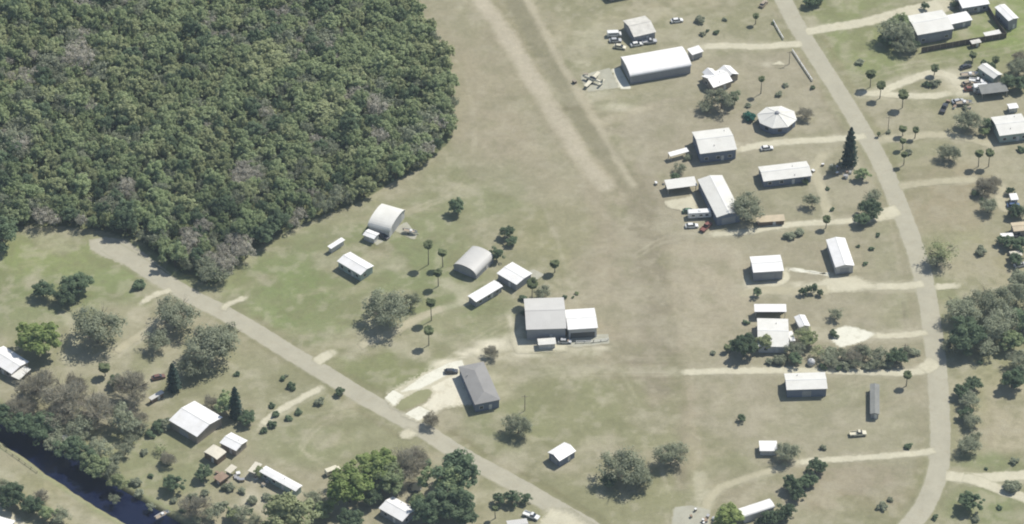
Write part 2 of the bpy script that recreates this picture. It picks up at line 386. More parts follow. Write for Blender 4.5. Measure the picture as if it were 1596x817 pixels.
# worn ground round the drives
for P_, w_, a_ in [
 ([(1245,68),(1180,72),(1092,73)], 3.2, .5), ([(1340,212),(1280,218),(1210,222),(1150,232)], 3.5, .6),
 ([(1270,46),(1340,36),(1412,20)], 3.6, .6), ([(1345,147),(1400,150),(1470,148)], 3.5, .6), ([(1365,142),(1440,118),(1490,125),(1500,145)], 3.5, .7),
 ([(1372,218),(1440,210),(1530,222),(1560,232)], 3.6, .6), ([(1395,292),(1436,285),(1520,280)], 3, .6), ([(1395,335),(1290,346),(1180,360),(1080,366)], 3.6, .5),
 ([(1290,346),(1283,305),(1268,262),(1290,235)], 3, .55), ([(1435,445),(1380,447),(1280,446),(1150,455)], 5, .6), ([(1150,395),(1145,430),(1165,458),(1230,455)], 2.5, .6),
 ([(1440,520),(1330,525),(1270,520)], 5, .7), ([(1450,572),(1380,581),(1250,578),(1055,580)], 3, .6), ([(1455,703),(1370,712),(1290,716),(1235,722)], 2.5, .6),
 ([(1225,728),(1180,742),(1125,760),(1098,795)], 1.8, .55), ([(1476,742),(1540,748),(1610,742)], 4, .6),
 ([(500,608),(450,635),(405,665)], 2, .6), ([(175,560),(215,530),(240,505),(262,490)], 2.2, .7), ([(205,490),(225,520),(180,545)], 1.5, .4),
 ([(560,540),(620,515),(655,495),(700,478),(745,465)], 2.4, .45), ([(100,490),(115,520),(105,560)], 2, .4),
 ([(540,555),(600,535),(690,565),(735,545),(800,520)], 2.5, .35), ([(780,610),(850,580),(930,575),(1050,578)], 3, .35), ([(690,440),(715,450),(725,470)], 4, .5),
 ([(760,545),(800,530),(815,500)], 5, .6), ([(700,590),(760,545),(850,545),(950,540)], 4, .35),
 ([(905,100),(960,130),(900,160)], 4, .4), ([(850,560),(760,640)], 2, .2), ([(1090,740),(1095,790),(1098,815)], 3, .6), ([(210,625),(290,560),(400,590),(400,650)], 1.6, .35),
 ([(400,650),(430,625),(500,600)], 2, .35), ([(0,735),(60,770),(200,840)], 3, .4), ([(820,700),(780,725),(740,735)], 3, .2), ([(660,790),(745,775),(800,770),(850,780)], 4, .4), ([(1010,760),(1100,770)], 2, .15)]:
    stroke(P_, w_*.5+.6, sandc, a_, 2.5)
for cx_, cy_, rx_, ry_, a_ in [(830,545,40,12,.5),(905,545,30,10,.5),(745,560,45,14,.6),(1325,522,28,11,.9),(1205,455,50,12,.5),(1480,118,26,12,.7),(1500,140,30,12,.6),(1200,585,30,8,.3),(375,745,30,15,.3),(440,775,40,12,.35),(385,790,40,20,.4),(860,128,30,20,.2),(910,150,60,14,.35),(1135,120,18,12,.4),(1060,350,40,14,.3),(1565,310,14,24,.5),(1315,270,16,10,.3),(330,700,40,20,.2),(635,676,13,7,.9),(508,556,9,6,.5),(945,295,7,5,.4),(907,290,6,4,.5),(983,282,9,7,.5),(900,300,5,3,.4),(712,12,8,5,.5),(972,655,7,5,.5),(1040,15,60,7,.3),(930,60,40,30,.3)]:
    ell(cx_, cy_, rx_, ry_, sandc, a_, .7)
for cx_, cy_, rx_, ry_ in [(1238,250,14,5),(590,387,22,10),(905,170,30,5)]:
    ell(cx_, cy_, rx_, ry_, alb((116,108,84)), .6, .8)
def region(P, c, a):
    m0 = 0
    for k in range(5):
        m0 = m0+inpoly(WX+3*(fbm(X, Y, .25, k)-.5)+1.2*math.cos(k*1.26), WY+3*(fbm(X, Y, .25, k+2)-.5)+1.2*math.sin(k*1.26), wpts(P))/5.
    blend(m0*a*(.6+.8*np.clip(fbm(X, Y, .1, 3), 0, .6)), c)
region([(1034,385),(1090,372),(1150,385),(1160,440),(1172,460),(1175,560),(1062,575),(1047,470)], alb((185,175,154)), .75)
region([(1066,588),(1215,590),(1220,640),(1150,700),(1075,720)], alb((172,163,142)), .5)
region([(1405,300),(1520,290),(1545,330),(1520,365),(1430,362)], alb((166,155,131)), .7)
region([(915,180),(1060,150),(1180,160),(1180,240),(1000,270),(960,230)], alb((168,159,140)), .6)
region([(1060,95),(1235,78),(1310,190),(1300,205),(1150,205),(1100,150)], alb((172,164,144)), .5)
region([(1010,640),(1060,600),(1060,700),(980,700),(920,640),(860,600),(900,590),(1000,590)], alb((146,147,113)), .5)
region([(1535,600),(1600,600),(1600,700),(1545,700)], alb((183,175,152)), .7)
# random worn and greener blotches over all open land
b2 = fbm(X, Y, .05, 2, 5); b3 = fbm(X, Y, .11, 4, 5)
blend(sst(b2, .55, .66)*.5, alb((183,176,156))); blend(sst(b3, .53, .66)*.42, alb((138,138,106)))
stre = fbm(X*.3+Y*.1, Y*1.1-X*.3, .12, 5, 4); b5 = fbm(X, Y, .28, 1, 4); blend(sst(b5, .56, .7)*.35, alb((189,182,163))); blend(sst(-b5, -.42, -.3)*.35, alb((138,136,107)))
blend(sst(stre, .6, .75)*.3, alb((184,175,152)))
region([(1050,95),(1230,75),(1320,200),(1400,330),(1435,440),(1448,560),(1450,690),(1400,780),(1240,760),(1080,660),(1060,560),(1045,380),(1010,280),(960,200)], alb((172,164,147)), .38)
region([(650,0),(760,0),(930,280),(1000,420),(1040,560),(940,570),(900,420),(850,330),(720,280),(700,200)], alb((168,160,142)), .35)
region([(1390,180),(1596,150),(1596,420),(1440,420)], alb((168,161,140)), .3)
# the light worn bands of the airstrip stay visible through the blotches
stroke([(725,-60),(750,0),(782,45),(812,95),(852,160),(888,215),(925,270),(945,290)], 3.0, alb((194,185,167)), .9, 4.0)
stroke([(776,-60),(800,-5),(838,60),(872,118),(905,175),(940,232),(985,292)], 4.0, alb((148,142,121)), .65, 3.0)
stroke([(795,-60),(822,0),(852,55),(872,95),(905,150),(938,205),(962,250),(988,290)], 1.2, alb((190,182,162)), .75, 2.4)
stroke([(905,145),(930,190),(960,182),(1010,168)], 1.5, alb((190,181,160)), .5, 2.5)
stroke([(1034,390),(1044,450),(1052,520),(1060,580)], 1.0, alb((142,136,115)), .25, 2.5)
for cx_, cy_, rx_, ry_, a_ in [(770,538,30,10,1.),(738,549,20,8,1.),(720,556,14,6,1.),(695,570,24,7,1.),(812,520,14,10,.7),(798,500,6,14,.6),(700,575,30,10,.7),(790,560,30,6,.4),(935,540,14,5,.5),(820,552,30,5,.5),(1180,448,40,6,.5),(1162,440,8,14,.6),(1240,440,12,6,.5),(1500,128,34,20,.5),(1190,100,12,5,.4),(1140,226,20,6,.5),(960,168,40,8,.35),(1330,258,16,14,.3),(395,745,14,10,.5),(385,775,20,14,.5),(770,588,18,10,.3)]:
    ell(cx_, cy_, rx_, ry_, alb((230,223,204)), a_, .9)
# under the wood and along the canal
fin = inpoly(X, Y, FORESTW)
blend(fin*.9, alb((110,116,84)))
dc = dist_poly(X, Y, CANAL) + 1.2*(fbm(X, Y, .2, 1)-.5)
blend((1-sst(dc, 5.4, 6.6)), alb((98,100,70)))
blend((1-sst(np.abs(dc-7.2), .2, 1.2))*.5, alb((150,158,116)))
Z = -2.6*(1-sst(dc, 4.2, 6.6))
fine = (np.abs(X) < 214) & (Y > -149) & (Y < 189)
nx, ny = len(xs), len(ys)
V = np.stack([X, Y, Z], -1).reshape(-1, 3)
idx = np.arange(nx*ny).reshape(ny, nx)
Q = np.stack([idx[:-1,:-1], idx[:-1,1:], idx[1:,1:], idx[1:,:-1]], -1).reshape(-1, 4)
# canal water
m, t, b, o = newmat('canal_water')
b.inputs['Base Color'].default_value = (.006, .010, .034, 1); b.inputs['Roughness'].default_value = .18; b.inputs['Specular IOR Level'].default_value = .3
tcn = N(t, 'ShaderNodeTexCoord'); bump(t, b, noise(t, tcn.outputs['Object'], 2.5, 3), .02, .35)
cl = smooth_line(CANAL, 6); mb = MB()
vs = []; fs = []
for i, p in enumerate(cl):
    q = Vector(cl[min(i+1, len(cl)-1)])-Vector(cl[max(i-1, 0)]); q.normalize(); n_ = Vector((-q.y, q.x))
    for s_ in (-7, 7): vs.append((p[0]+n_.x*s_, p[1]+n_.y*s_, -1.1))
for i in range(len(cl)-1): fs.append((2*i, 2*i+2, 2*i+3, 2*i+1))
mb.add(vs, fs); wt = mb.build('canal_water', m); tag(wt, 'dark navy water of the straight canal in the lower left corner', 'water', kind='structure')

# ---------------------------------------------------------------- roads, drives and slabs
zlev = [0.008]
SPEC = []
def gcol(x, y):
    i = int(np.clip(np.searchsorted(xs, x), 0, nx-1)); j = int(np.clip(np.searchsorted(ys, y), 0, ny-1)); return C[j, i]
def ribbon(name, P, width, mat, label, w2=None, rag=.25, cat='road'):
    L = smooth_line(wpts(P), 1.2); zlev[0] += .0015; z = zlev[0]
    vs = []; ed = []; fs = []; n = len(L)
    for i, p in enumerate(L):
        q = Vector(L[min(i+1, n-1)])-Vector(L[max(i-1, 0)]); q.normalize(); nn = Vector((-q.y, q.x))
        ww = width if w2 is None else width+(w2-width)*i/(n-1)
        hw = ww/2
        j0 = rag*(rnd.random()-.5)*1.4; j1 = rag*(rnd.random()-.5)*1.4
        end = min(i, n-1-i)
        for k, (s_, e_) in enumerate(((-hw-.7+j0, 0), (-hw+.5+j0, 1), (0, 1), (hw-.5+j1, 1), (hw+.7+j1, 0))):
            vs.append((p[0]+nn.x*s_, p[1]+nn.y*s_, z)); ed.append(e_ if end > 0 else 0)
    for i in range(n-1):
        for k in range(4):
            a = i*5+k; fs.append((a, a+5, a+6, a+1))
    me = np_mesh(name, np.array(vs), np.array(fs), mat, attrs={'edge': np.array(ed, float)}, colattr=np.array([gcol(v_[0], v_[1]) for v_ in vs]))
    # faces wound so normals point up
    o = bpy.data.objects.new(name, me); col.objects.link(o); me.flip_normals()
    return tag(o, label, cat, kind='structure')
def patch(name, P, mat, label, inset=.7, cat='pavement', z=None):
    """filled sheet on a fine grid; 'edge' falls off across the rim"""
    W = wpts(P); zlev[0] += .0015; z = zlev[0]; A_ = np.array(W); st = .45
    gx = np.arange(A_[:, 0].min()-1.2, A_[:, 0].max()+1.2, st); gy = np.arange(A_[:, 1].min()-1.2, A_[:, 1].max()+1.2, st)
    GX, GY = np.meshgrid(gx, gy); ins = inpoly(GX, GY, W); dd = dist_poly(GX, GY, W+[W[0]])*np.where(ins, 1, -1)
    ed = np.clip(.5+dd/(2*inset), 0, 1); ix = np.arange(GX.size).reshape(GX.shape); kp = ed > 0
    cell = kp[:-1,:-1] | kp[:-1,1:] | kp[1:,1:] | kp[1:,:-1]
    Qs = np.stack([ix[:-1,:-1], ix[:-1,1:], ix[1:,1:], ix[1:,:-1]], -1)[cell]
    used, inv = np.unique(Qs, return_inverse=True); inv = inv.reshape(Qs.shape)
    V_ = np.stack([GX.ravel()[used], GY.ravel()[used], np.full(len(used), z)], 1)
    ci = np.clip(np.searchsorted(xs, V_[:, 0]), 0, nx-1); cj = np.clip(np.searchsorted(ys, V_[:, 1]), 0, ny-1)
    me = np_mesh(name, V_, inv, mat, attrs={'edge': ed.ravel()[used]}, colattr=C[cj, ci])
    o = bpy.data.objects.new(name, me); col.objects.link(o)
    return tag(o, label, cat, kind='structure')
def qribbon(*a_, **k_): SPEC.append((ribbon, a_, k_))
def qpatch(*a_, **k_): SPEC.append((patch, a_, k_))
qpatch('road', [(140,374),(165,370),(196,374),(222,392),(248,414),(270,432),(290,447),(300,462),(285,462),(255,446),(225,430),(190,410),(160,398),(142,388)], M['asphalt'], 'wide sandy dead end of the left road beside the wood', 2.0, 'road')
qribbon('road', SWROAD, 6.3, M['asphalt'], 'pale worn road running from the wood to the bottom of the view')
qribbon('road', EROAD, 6.2, M['asphalt'], 'pale worn road curving down the right side of the view')
drv = lambda P, w_, m_, l_, w2=None: qribbon('driveway', P, w_, M[m_], l_, w2, .5, 'driveway')
drv([(1256,50),(1300,42),(1340,36),(1380,26),(1412,18)], 3.6, 'sand', 'pale sand drive to the big white building at the top right', 4.5)
drv([(1400,24),(1440,16),(1470,8)], 8, 'sand', 'wide pale apron behind the big white building at the top right')
drv([(1250,68),(1220,70),(1180,73),(1140,71),(1096,73)], 2.8, 'sand', 'pale drive leading to the long arched hangar')
drv([(1350,212),(1310,216),(1260,219),(1200,224),(1152,233)], 2.6, 'sand', 'pale drive between the eight-sided house and the long white house')
drv([(1396,335),(1350,343),(1310,345),(1260,348),(1210,353),(1170,360),(1110,365)], 2.3, 'sand', 'narrow pale drive past the low brown-walled shed')
drv([(1290,344),(1288,320),(1278,290),(1270,262),(1285,240)], 2.6, 'faint', 'faint drive curving up beside the long white house')
drv([(1375,333),(1388,330),(1400,327)], 5, 'sand', 'wide mouth of the drive by the dark oaks')
drv([(1440,443),(1400,446),(1350,446),(1300,445)], 2.8, 'sand', 'pale drive to the white garages by the road')
qpatch('driveway', [(1295,432),(1335,432),(1348,438),(1362,446),(1330,452),(1285,453),(1262,455),(1255,446),(1278,440)], M['sand'], 'pale sandy apron in front of the tall white garage', 1.5, 'driveway')
drv([(1290,452),(1240,454),(1200,452),(1160,458)], 3.5, 'faint', 'faint worn track below the square white garage')
drv([(1228,419),(1250,422),(1275,426),(1296,428)], 1.1, 'concrete', 'thin bright footpath joining the two white garages')
drv([(1224,422),(1226,434),(1215,441),(1190,443)], 1.6, 'sand', 'pale path bending round the square white garage')
drv([(1446,518),(1420,521),(1380,524),(1350,520)], 2.0, 'sand', 'sandy drive mouth beside the scrubby hedge')
qpatch('driveway', [(1300,515),(1318,508),(1338,512),(1362,520),(1350,530),(1330,536),(1310,541),(1298,530)], M['concrete'], 'bright sandy yard beside the two flat white roofs', 2.0, 'driveway')
drv([(1456,570),(1440,577),(1400,581),(1330,579),(1250,577),(1150,578),(1065,580)], 2.3, 'sand', 'long straight sand track running left from the right road')
drv([(1436,577),(1448,570),(1458,562)], 4.5, 'sand', 'flared mouth of the long straight sand track')
drv([(1458,703),(1420,707),(1370,712),(1320,715),(1245,720)], 1.9, 'sand', 'narrow sand track to the small white shed near the bottom')
drv([(1222,729),(1195,735),(1165,745),(1125,760),(1105,778),(1100,795)], 1.7, 'faint', 'faint curving track below the small white shed')
drv([(1474,741),(1510,744),(1560,743),(1640,737)], 3.6, 'sand', 'upper of the two sand drives at the lower right')
drv([(1500,744),(1530,752),(1560,763),(1600,777),(1660,800)], 3.6, 'sand', 'lower of the two sand drives at the lower right')
drv([(1342,145),(1370,146),(1410,149),(1450,150),(1478,146)], 2.6, 'sand', 'lower arm of the looped drive to the cluttered yard')
drv([(1372,144),(1395,134),(1425,122),(1455,113),(1480,118),(1496,132)], 2.8, 'sand', 'upper arm of the looped drive to the cluttered yard')
drv([(1376,217),(1410,216),(1450,210),(1500,214),(1545,226)], 2.5, 'faint', 'faint drive towards the large off-white roofed house on the right edge')
drv([(1402,292),(1425,287),(1470,282),(1525,280)], 2.4, 'faint', 'faint grass track crossing the field right of the road')
drv([(1457,448),(1475,446),(1492,445)], 2.5, 'sand', 'short sand stub across the road from the garages')
drv([(1560,290),(1562,320),(1580,330)], 3, 'faint', 'worn drive by the houses on the right edge')
drv([(492,566),(506,556),(518,550)], 3.2, 'sand', 'short sand stub on the upper side of the left road')
drv([(348,484),(356,475),(382,464)], 1.6, 'sand', 'thin sand stub by the corner of the wood')
drv([(267,452),(248,457),(232,465),(220,473)], 1.5, 'sand', 'thin pale path leaving the left road')
drv([(500,604),(470,621),(435,640),(408,662)], 1.9, 'sand', 'pale drive with small bushes on its sides')
drv([(262,488),(240,505),(215,525),(180,548)], 2.0, 'faint', 'faint track among the bare trees at the left')
drv([(560,540),(615,517),(650,497),(690,480)], 2.2, 'faint', 'faint track under the bare grey oak')
qpatch('driveway', [(606,613),(640,594),(672,576),(700,563),(722,560),(726,590),(738,628),(722,630),(690,634),(674,645),(655,655),(632,645),(640,640),(660,632),(672,620),(670,608),(655,606),(630,622),(614,632)], M['bsand'], 'pale sandy forecourt of the grey roofed house', 1.5, 'driveway')
qpatch('driveway', [(625,611),(660,586),(700,566),(720,562),(724,572),(690,588),(655,606)], M['concrete'], 'bright upper lane of the forecourt at the grey roofed house', 1.2, 'driveway')
qpatch('pavement', [(600,620),(613,608),(631,618),(616,633)], M['concrete'], 'left bright concrete apron at the road by the grey roofed house', .3)
qpatch('pavement', [(632,645),(653,633),(671,642),(653,656)], M['concrete'], 'right bright concrete apron at the road by the grey roofed house', .3)
qpatch('pavement', [(624,676),(636,669),(648,676),(640,682),(628,682)], M['sand'], 'small pale apron on the lower side of the left road', 1)
qpatch('pavement', [(618,636),(626,624),(648,611),(668,606),(674,612),(664,624),(640,636),(626,640)], sheet_mat('island_grass', alb((158,158,124)), .1, None, .4), 'long oval grass island in the forecourt', .8, 'grass island')
qpatch('pavement', [(906,118),(950,106),(968,136),(916,142)], M['slab'], 'grey concrete pad with the parked aeroplane', .4)
qpatch('pavement', [(955,108),(966,106),(984,138),(968,138)], M['concrete'], 'bright apron at the open end of the long arched hangar', .6)
qpatch('pavement', [(1052,791),(1076,788),(1106,795),(1104,830),(1046,830)], M['slab'], 'grey slab with junk at the bottom edge', .8)
qpatch('pavement', [(1038,314),(1077,307),(1082,300),(1085,325),(1100,335),(1082,332),(1042,322)], M['sand'], 'pale slab beside the tall tan metal building', .6)
qpatch('pavement', [(882,523),(948,521),(950,535),(900,540),(884,538)], M['slab'], 'grey slab in front of the white open hangar', .5)
qpatch('pavement', [(800,528),(880,534),(880,545),(810,548)], M['sand'], 'pale worn yard in front of the big grey hangar', 1.2)
qpatch('pavement', [(612,357),(634,346),(650,367),(646,373)], M['slab'], 'grey apron at the mouth of the grey barrel hangar', .3)
qpatch('pavement', [(578,373),(588,368),(598,376),(588,382)], M['slab'], 'small grey pad behind the white roofed cottage', .3)
qpatch('pavement', [(822,425),(832,420),(848,428),(836,436)], M['slab'], 'grey pad beside the square white roof', .3)
qpatch('pavement', [(1205,100),(1215,96),(1222,100)], M['sand'], 'sandy speck by the white rail', .5)
qpatch('pavement', [(860,795),(885,800),(930,830),(840,830),(845,812)], M['sand'], 'pale drive mouth at the bottom edge of the left road', 2)
qpatch('pavement', [(0,792),(20,802),(45,822),(-30,830),(-40,790)], M['sand'], 'pale lane at the lower left corner', 1)

COLS = {'worn_pale_asphalt': (186,181,164), 'pale_shell_sand': (208,202,181), 'faint_dirt': (188,181,158), 'bright_sand': (220,213,193), 'bright_concrete': (226,222,206), 'grey_concrete': (188,185,170), 'island_grass': (146,146,112)}
for f_, a_, k_ in SPEC:                      # the ground itself takes the dust of each lane, so rims melt into it
    cc_ = alb(COLS[a_[3 if f_ is ribbon else 2].name.split('.')[0]])
    if f_ is ribbon: stroke(a_[1], a_[2]/2, cc_, .9, 1.2, .4)
    elif cc_ is not None:
        mk = inpoly(X+.8*(fbm(X, Y, .4, 1)-.5), Y+.8*(fbm(X, Y, .4, 3)-.5), wpts(a_[1]))*.8; blend(mk, cc_)
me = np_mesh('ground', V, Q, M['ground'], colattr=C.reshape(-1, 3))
me.polygons.foreach_set('use_smooth', [True]*len(me.polygons))
go = bpy.data.objects.new('ground', me); col.objects.link(go)
tag(go, 'dry tan and olive grassland with worn dirt patches and an old grass airstrip', 'ground', kind='structure')

for f_, a_, k_ in SPEC: f_(*a_, **k_)
# ---------------------------------------------------------------- the air between the camera and the ground
mh = bpy.data.materials.new('hazy_air'); mh.use_nodes = True; th = mh.node_tree; th.nodes.clear()
oh = th.nodes.new('ShaderNodeOutputMaterial'); vh = th.nodes.new('ShaderNodeVolumePrincipled')
vh.inputs['Color'].default_value = (.72, .86, 1.0, 1); vh.inputs['Density'].default_value = HAZE; vh.inputs['Anisotropy'].default_value = .2
th.links.new(vh.outputs[0], oh.inputs['Volume'])
hz = MB().box(-6000, 6000, -6000, 6000, -3.7, 900).build('haze', mh); tag(hz, 'thin pale haze in the air over the whole neighbourhood', 'haze', kind='stuff')
# ---------------------------------------------------------------- buildings
LM = []      # landmarks for naming trees: (px, py, words)
def win(par, x, y, z, w_, h_, face, trimw=True):
    """window on a wall; face = 'f' near, 'b' far, 'l' left, 'r' right; x/y give the wall point"""
    t_ = .04; mb = MB(); g = MB()
    if face in 'fb':
        s = -1 if face == 'f' else 1
        y0, y1 = sorted((y, y+s*t_)); mb.box(x-w_/2-.1, x+w_/2+.1, y0, y1, z-.1, z+h_+.1)
        y0, y1 = sorted((y+s*t_, y+s*(t_+.02))); g.box(x-w_/2, x+w_/2, y0, y1, z, z+h_)
    else:
        s = -1 if face == 'l' else 1
        x0, x1 = sorted((x, x+s*t_)); mb.box(x0, x1, y-w_/2-.1, y+w_/2+.1, z-.1, z+h_+.1)
        x0, x1 = sorted((x+s*t_, x+s*(t_+.02))); g.box(x0, x1, y-w_/2, y+w_/2, z, z+h_)
    o = mb.build('window', M['trim'], par); g.build('pane', M['glass'], o)
def door(par, x, y, w_, h_, face, mat):
    t_ = .06; mb = MB()
    if face in 'fb':
        s = -1 if face == 'f' else 1; y0, y1 = sorted((y, y+s*t_)); mb.box(x-w_/2, x+w_/2, y0, y1, .05, h_)
    else:
        s = -1 if face == 'l' else 1; x0, x1 = sorted((x, x+s*t_)); mb.box(x0, x1, y-w_/2, y+w_/2, .05, h_)
    mb.build('door', mat, par)
def roofmesh(kind, L, W, h, r, th=.14):
    a, b_ = L/2, W/2; mb = MB()
    if kind == 'p':
        mb.slab([(-a,-b_,h),(a,-b_,h),(a,0,h+r),(-a,0,h+r)], th); mb.slab([(-a,0,h+r),(a,0,h+r),(a,b_,h),(-a,b_,h)], th)
    elif kind == 'x':
        mb.slab([(-a,-b_,h),(0,-b_,h+r),(0,b_,h+r),(-a,b_,h)], th); mb.slab([(0,-b_,h+r),(a,-b_,h),(a,b_,h),(0,b_,h+r)], th)
    elif kind == 'flat':
        mb.slab([(-a,-b_,h),(a,-b_,h),(a,b_,h+r),(-a,b_,h+r)], th)
    elif kind == 'hip':
        if L >= W:
            k = a-b_; p, q = (-k,0,h+r), (k,0,h+r)
            for f in ([(-a,-b_,h),(a,-b_,h),q,p], [(a,b_,h),(-a,b_,h),p,q], [(a,-b_,h),(a,b_,h),q], [(-a,b_,h),(-a,-b_,h),p]): mb.slab(f, th)
        else:
            k = b_-a; p, q = (0,-k,h+r), (0,k,h+r)
            for f in ([(-a,-b_,h),(a,-b_,h),p], [(a,b_,h),(-a,b_,h),q], [(a,-b_,h),(a,b_,h),q,p], [(-a,b_,h),(-a,-b_,h),p,q]): mb.slab(f, th)
    elif kind in ('arch', 'archx'):
        n = 14; A_, B_ = (a, b_) if kind == 'arch' else (b_, a); pr = []
        for i in range(n+1):
            an = math.pi*i/n; pr.append((-B_*math.cos(an), h+r*math.sin(an)**.85))
        vs = []
        for (y_, z_) in pr:
            for x_ in (-A_, A_): vs.append((x_, y_, z_))
        for (y_, z_) in pr:
            for x_ in (-A_, A_): vs.append((x_, y_*.985, z_-.12))
        m_ = 2*(n+1); fs = []
        for i in range(n):
            fs.append((2*i, 2*i+1, 2*i+3, 2*i+2)); fs.append((m_+2*i, m_+2*i+2, m_+2*i+3, m_+2*i+1))
            fs.append((2*i, 2*i+2, m_+2*i+2, m_+2*i)); fs.append((2*i+1, m_+2*i+1, m_+2*i+3, 2*i+3))
        fs.append((0, m_, m_+1, 1)); fs.append((2*n, 2*n+1, m_+2*n+1, m_+2*n))
        if kind == 'archx': vs = [(-y_, x_, z_) for x_, y_, z_ in vs]
        mb.add(vs, fs)
    return mb
def endprof(kind, W, h, r, n=14):
    """gable outline above the eave, as (coordinate across, z)"""
    if kind in ('arch', 'archx'):
        return [(-W/2*math.cos(math.pi*i/n), h+r*math.sin(math.pi*i/n)**.85-.08) for i in range(n+1)]
    return [(-W/2, h-.1), (0, h+r-.12), (W/2, h-.1)]
def bld(name, label, cat, A, B, W, h, r, kind, rm, wm, lm=None, ov=.35, win_=True, dr=('f',), bigdoor=None, openf=False, vents=0, wing=None, skirt=None, group=None):
    a = G(*A, h); b_ = G(*B, h); u = b_-a; L = u.length; u.normalize(); v = Vector((-u.y, u.x, 0))
    if isinstance(W, tuple): W = abs((G(*W, h)-b_).dot(v))
    c = a+u*L/2+v*W/2; rz = math.atan2(u.y, u.x)
    e = empty(name, (c.x, c.y, 0), rz, label, cat, group)
    x0, x1, y0, y1 = -L/2+ov, L/2-ov, -W/2+ov, W/2-ov
    if kind in ('arch', 'archx'): 
        y0, y1 = (-W/2+.1, W/2-.1) if kind == 'arch' else (y0, y1); x0, x1 = (x0, x1) if kind == 'arch' else (-L/2+.1, L/2-.1)
    mw = MB(); s_ = h-.12 if kind != 'flat' else h-.16
    zb = -.05
    def face(p, q, top): # vertical wall, outline bottom p->q then top points
        mw.add([(p[0], p[1], zb), (q[0], q[1], zb)]+top, [tuple(range(2+len(top)))])
    if not openf:
        along_x = kind in ('p', 'arch'); along_y = kind in ('x', 'archx')
        zf, zk = s_, s_+(r if kind == 'flat' else 0)
        def top(p, q, ends):
            if not ends: return [(q[0], q[1], ends_z(q)), (p[0], p[1], ends_z(p))]
            prof = endprof(kind, abs(q[0]-p[0])+abs(q[1]-p[1]), s_+.05, r*(1-2*ov/(W if along_x else L)))
            mx, my = (p[0]+q[0])/2, (p[1]+q[1])/2; ww = math.hypot(q[0]-p[0], q[1]-p[1]); dx, dy = (q[0]-p[0])/ww, (q[1]-p[1])/ww
            return [(mx+dx*t_, my+dy*t_, z_) for t_, z_ in prof[::-1]]
        def ends_z(p): return zf+(zk-zf)*((p[1]-y0)/(y1-y0)) if kind == 'flat' else s_
        face((x0,y0), (x1,y0), top((x0,y0), (x1,y0), along_y)); face((x1,y0), (x1,y1), top((x1,y0), (x1,y1), along_x))
        face((x1,y1), (x0,y1), top((x1,y1), (x0,y1), along_y)); face((x0,y1), (x0,y0), top((x0,y1), (x0,y0), along_x))
        mw.build('wall', wm, e)
    else:
        for px_ in (x0+.1, x1-.1):
            for k in range(max(2, int(W/4)+1)):
                yy = y0+.1+(y1-y0-.2)*k/(max(2, int(W/4)+1)-1)
                MB().box(px_-.1, px_+.1, yy-.1, yy+.1, -.05, s_+.02+(r*(yy-y0)/W if kind == 'flat' else 0)).build('post', M['steel'], e)
        if openf == 'back':
            MB().box(x0, x1, y1, y1+.1, 0, s_).build('wall', wm, e)
    ro = roofmesh(kind, L, W, h, r).build('roof', rm, e)
    if kind == 'p' and r > .3: MB().box(-L/2-.03, L/2+.03, -.18, .18, h+r-.03, h+r+.05).build('ridge_cap', M['trim'] if rm in (M['white'], M['offwhite'], M['cream']) else rm, ro)
    if kind == 'x' and r > .3: MB().box(-.18, .18, -W/2-.03, W/2+.03, h+r-.03, h+r+.05).build('ridge_cap', M['trim'] if rm in (M['white'], M['offwhite'], M['cream']) else rm, ro)
    for k in range(vents):
        vx, vy = L*(rnd.random()*.7-.35), W*(rnd.random()*.3+.08)*(-1 if k % 2 else 1)
        zz = h+r*(1-abs(vy)/(W/2)) if kind in ('p', 'hip') else (h+r*(1-abs(vx)/(L/2)) if kind == 'x' else h+r*.5)
        MB().tube([(vx,vy,zz-.3),(vx,vy,zz+.45)], .14, 8).build('vent_pipe', M['steel'], ro)
    if not openf:
        occ = []
        if bigdoor:
            f_, bw, bh = bigdoor
            if f_ == 'f': door(e, 0, y0, bw, bh, 'f', M['walld'] if 'open' in name else M['doorg'])  # open hangar: dark sheet painted for the shade inside its open front
            if f_ == 'l': door(e, x0, 0, bw, bh, 'l', M['doorg'])
            if f_ == 'r': door(e, x1, 0, bw, bh, 'r', M['doorg'])
        for f_ in dr:
            if f_ == 'f' and not (bigdoor and bigdoor[0] == 'f'): door(e, L*.12, y0, 1.0, min(2.1, h-.35), 'f', M['doorw'])
            if f_ == 'r': door(e, x1, 0, 1.0, min(2.1, h-.35), 'r', M['doorw'])
        if win_:
            wh = min(1.1, h-1.6)
            if wh > .4:
                n = max(1, int(L/3.6))
                for i in range(n):
                    xx = x0+(x1-x0)*(i+.5)/n
                    if abs(xx-L*.12) > 1.2 and not (bigdoor and bigdoor[0] == 'f' and abs(xx) < bigdoor[1]/2+.7): win(e, xx, y0, 1.05, 1.2, wh, 'f')
                    if n > 1: win(e, xx, y1, 1.05, 1.2, wh, 'b')
                if W > 5 and not (bigdoor and bigdoor[0] == 'l'): win(e, x0, W*.15, 1.05, 1.2, wh, 'l')
                if W > 5 and not (bigdoor and bigdoor[0] == 'r') and 'r' not in dr: win(e, x1, -W*.15, 1.05, 1.2, wh, 'r')
    if wing:   # (x,y,L,W,h,r,kind) a wing in the local frame
        for (wx, wy, wl, ww, wh2, wr, wk) in wing:
            rr = roofmesh(wk, wl, ww, wh2, wr); rr.v = [(x_+wx, y_+wy, z_) for x_, y_, z_ in rr.v]; rr.build('roof', rm, e)
            MB().box(wx-wl/2+.3, wx+wl/2-.3, wy-ww/2+.3, wy+ww/2-.3, -.05, wh2-.16).build('wall', wm, e)
    if lm:
        p_ = proj(c.x, c.y, h/2); LM.append((float(p_[0]), float(p_[1]), lm))
    return e
m_ = M
H = 'house'; S = 'shed'; HG = 'hangar'; GA = 'garage'; MH = 'mobile home'
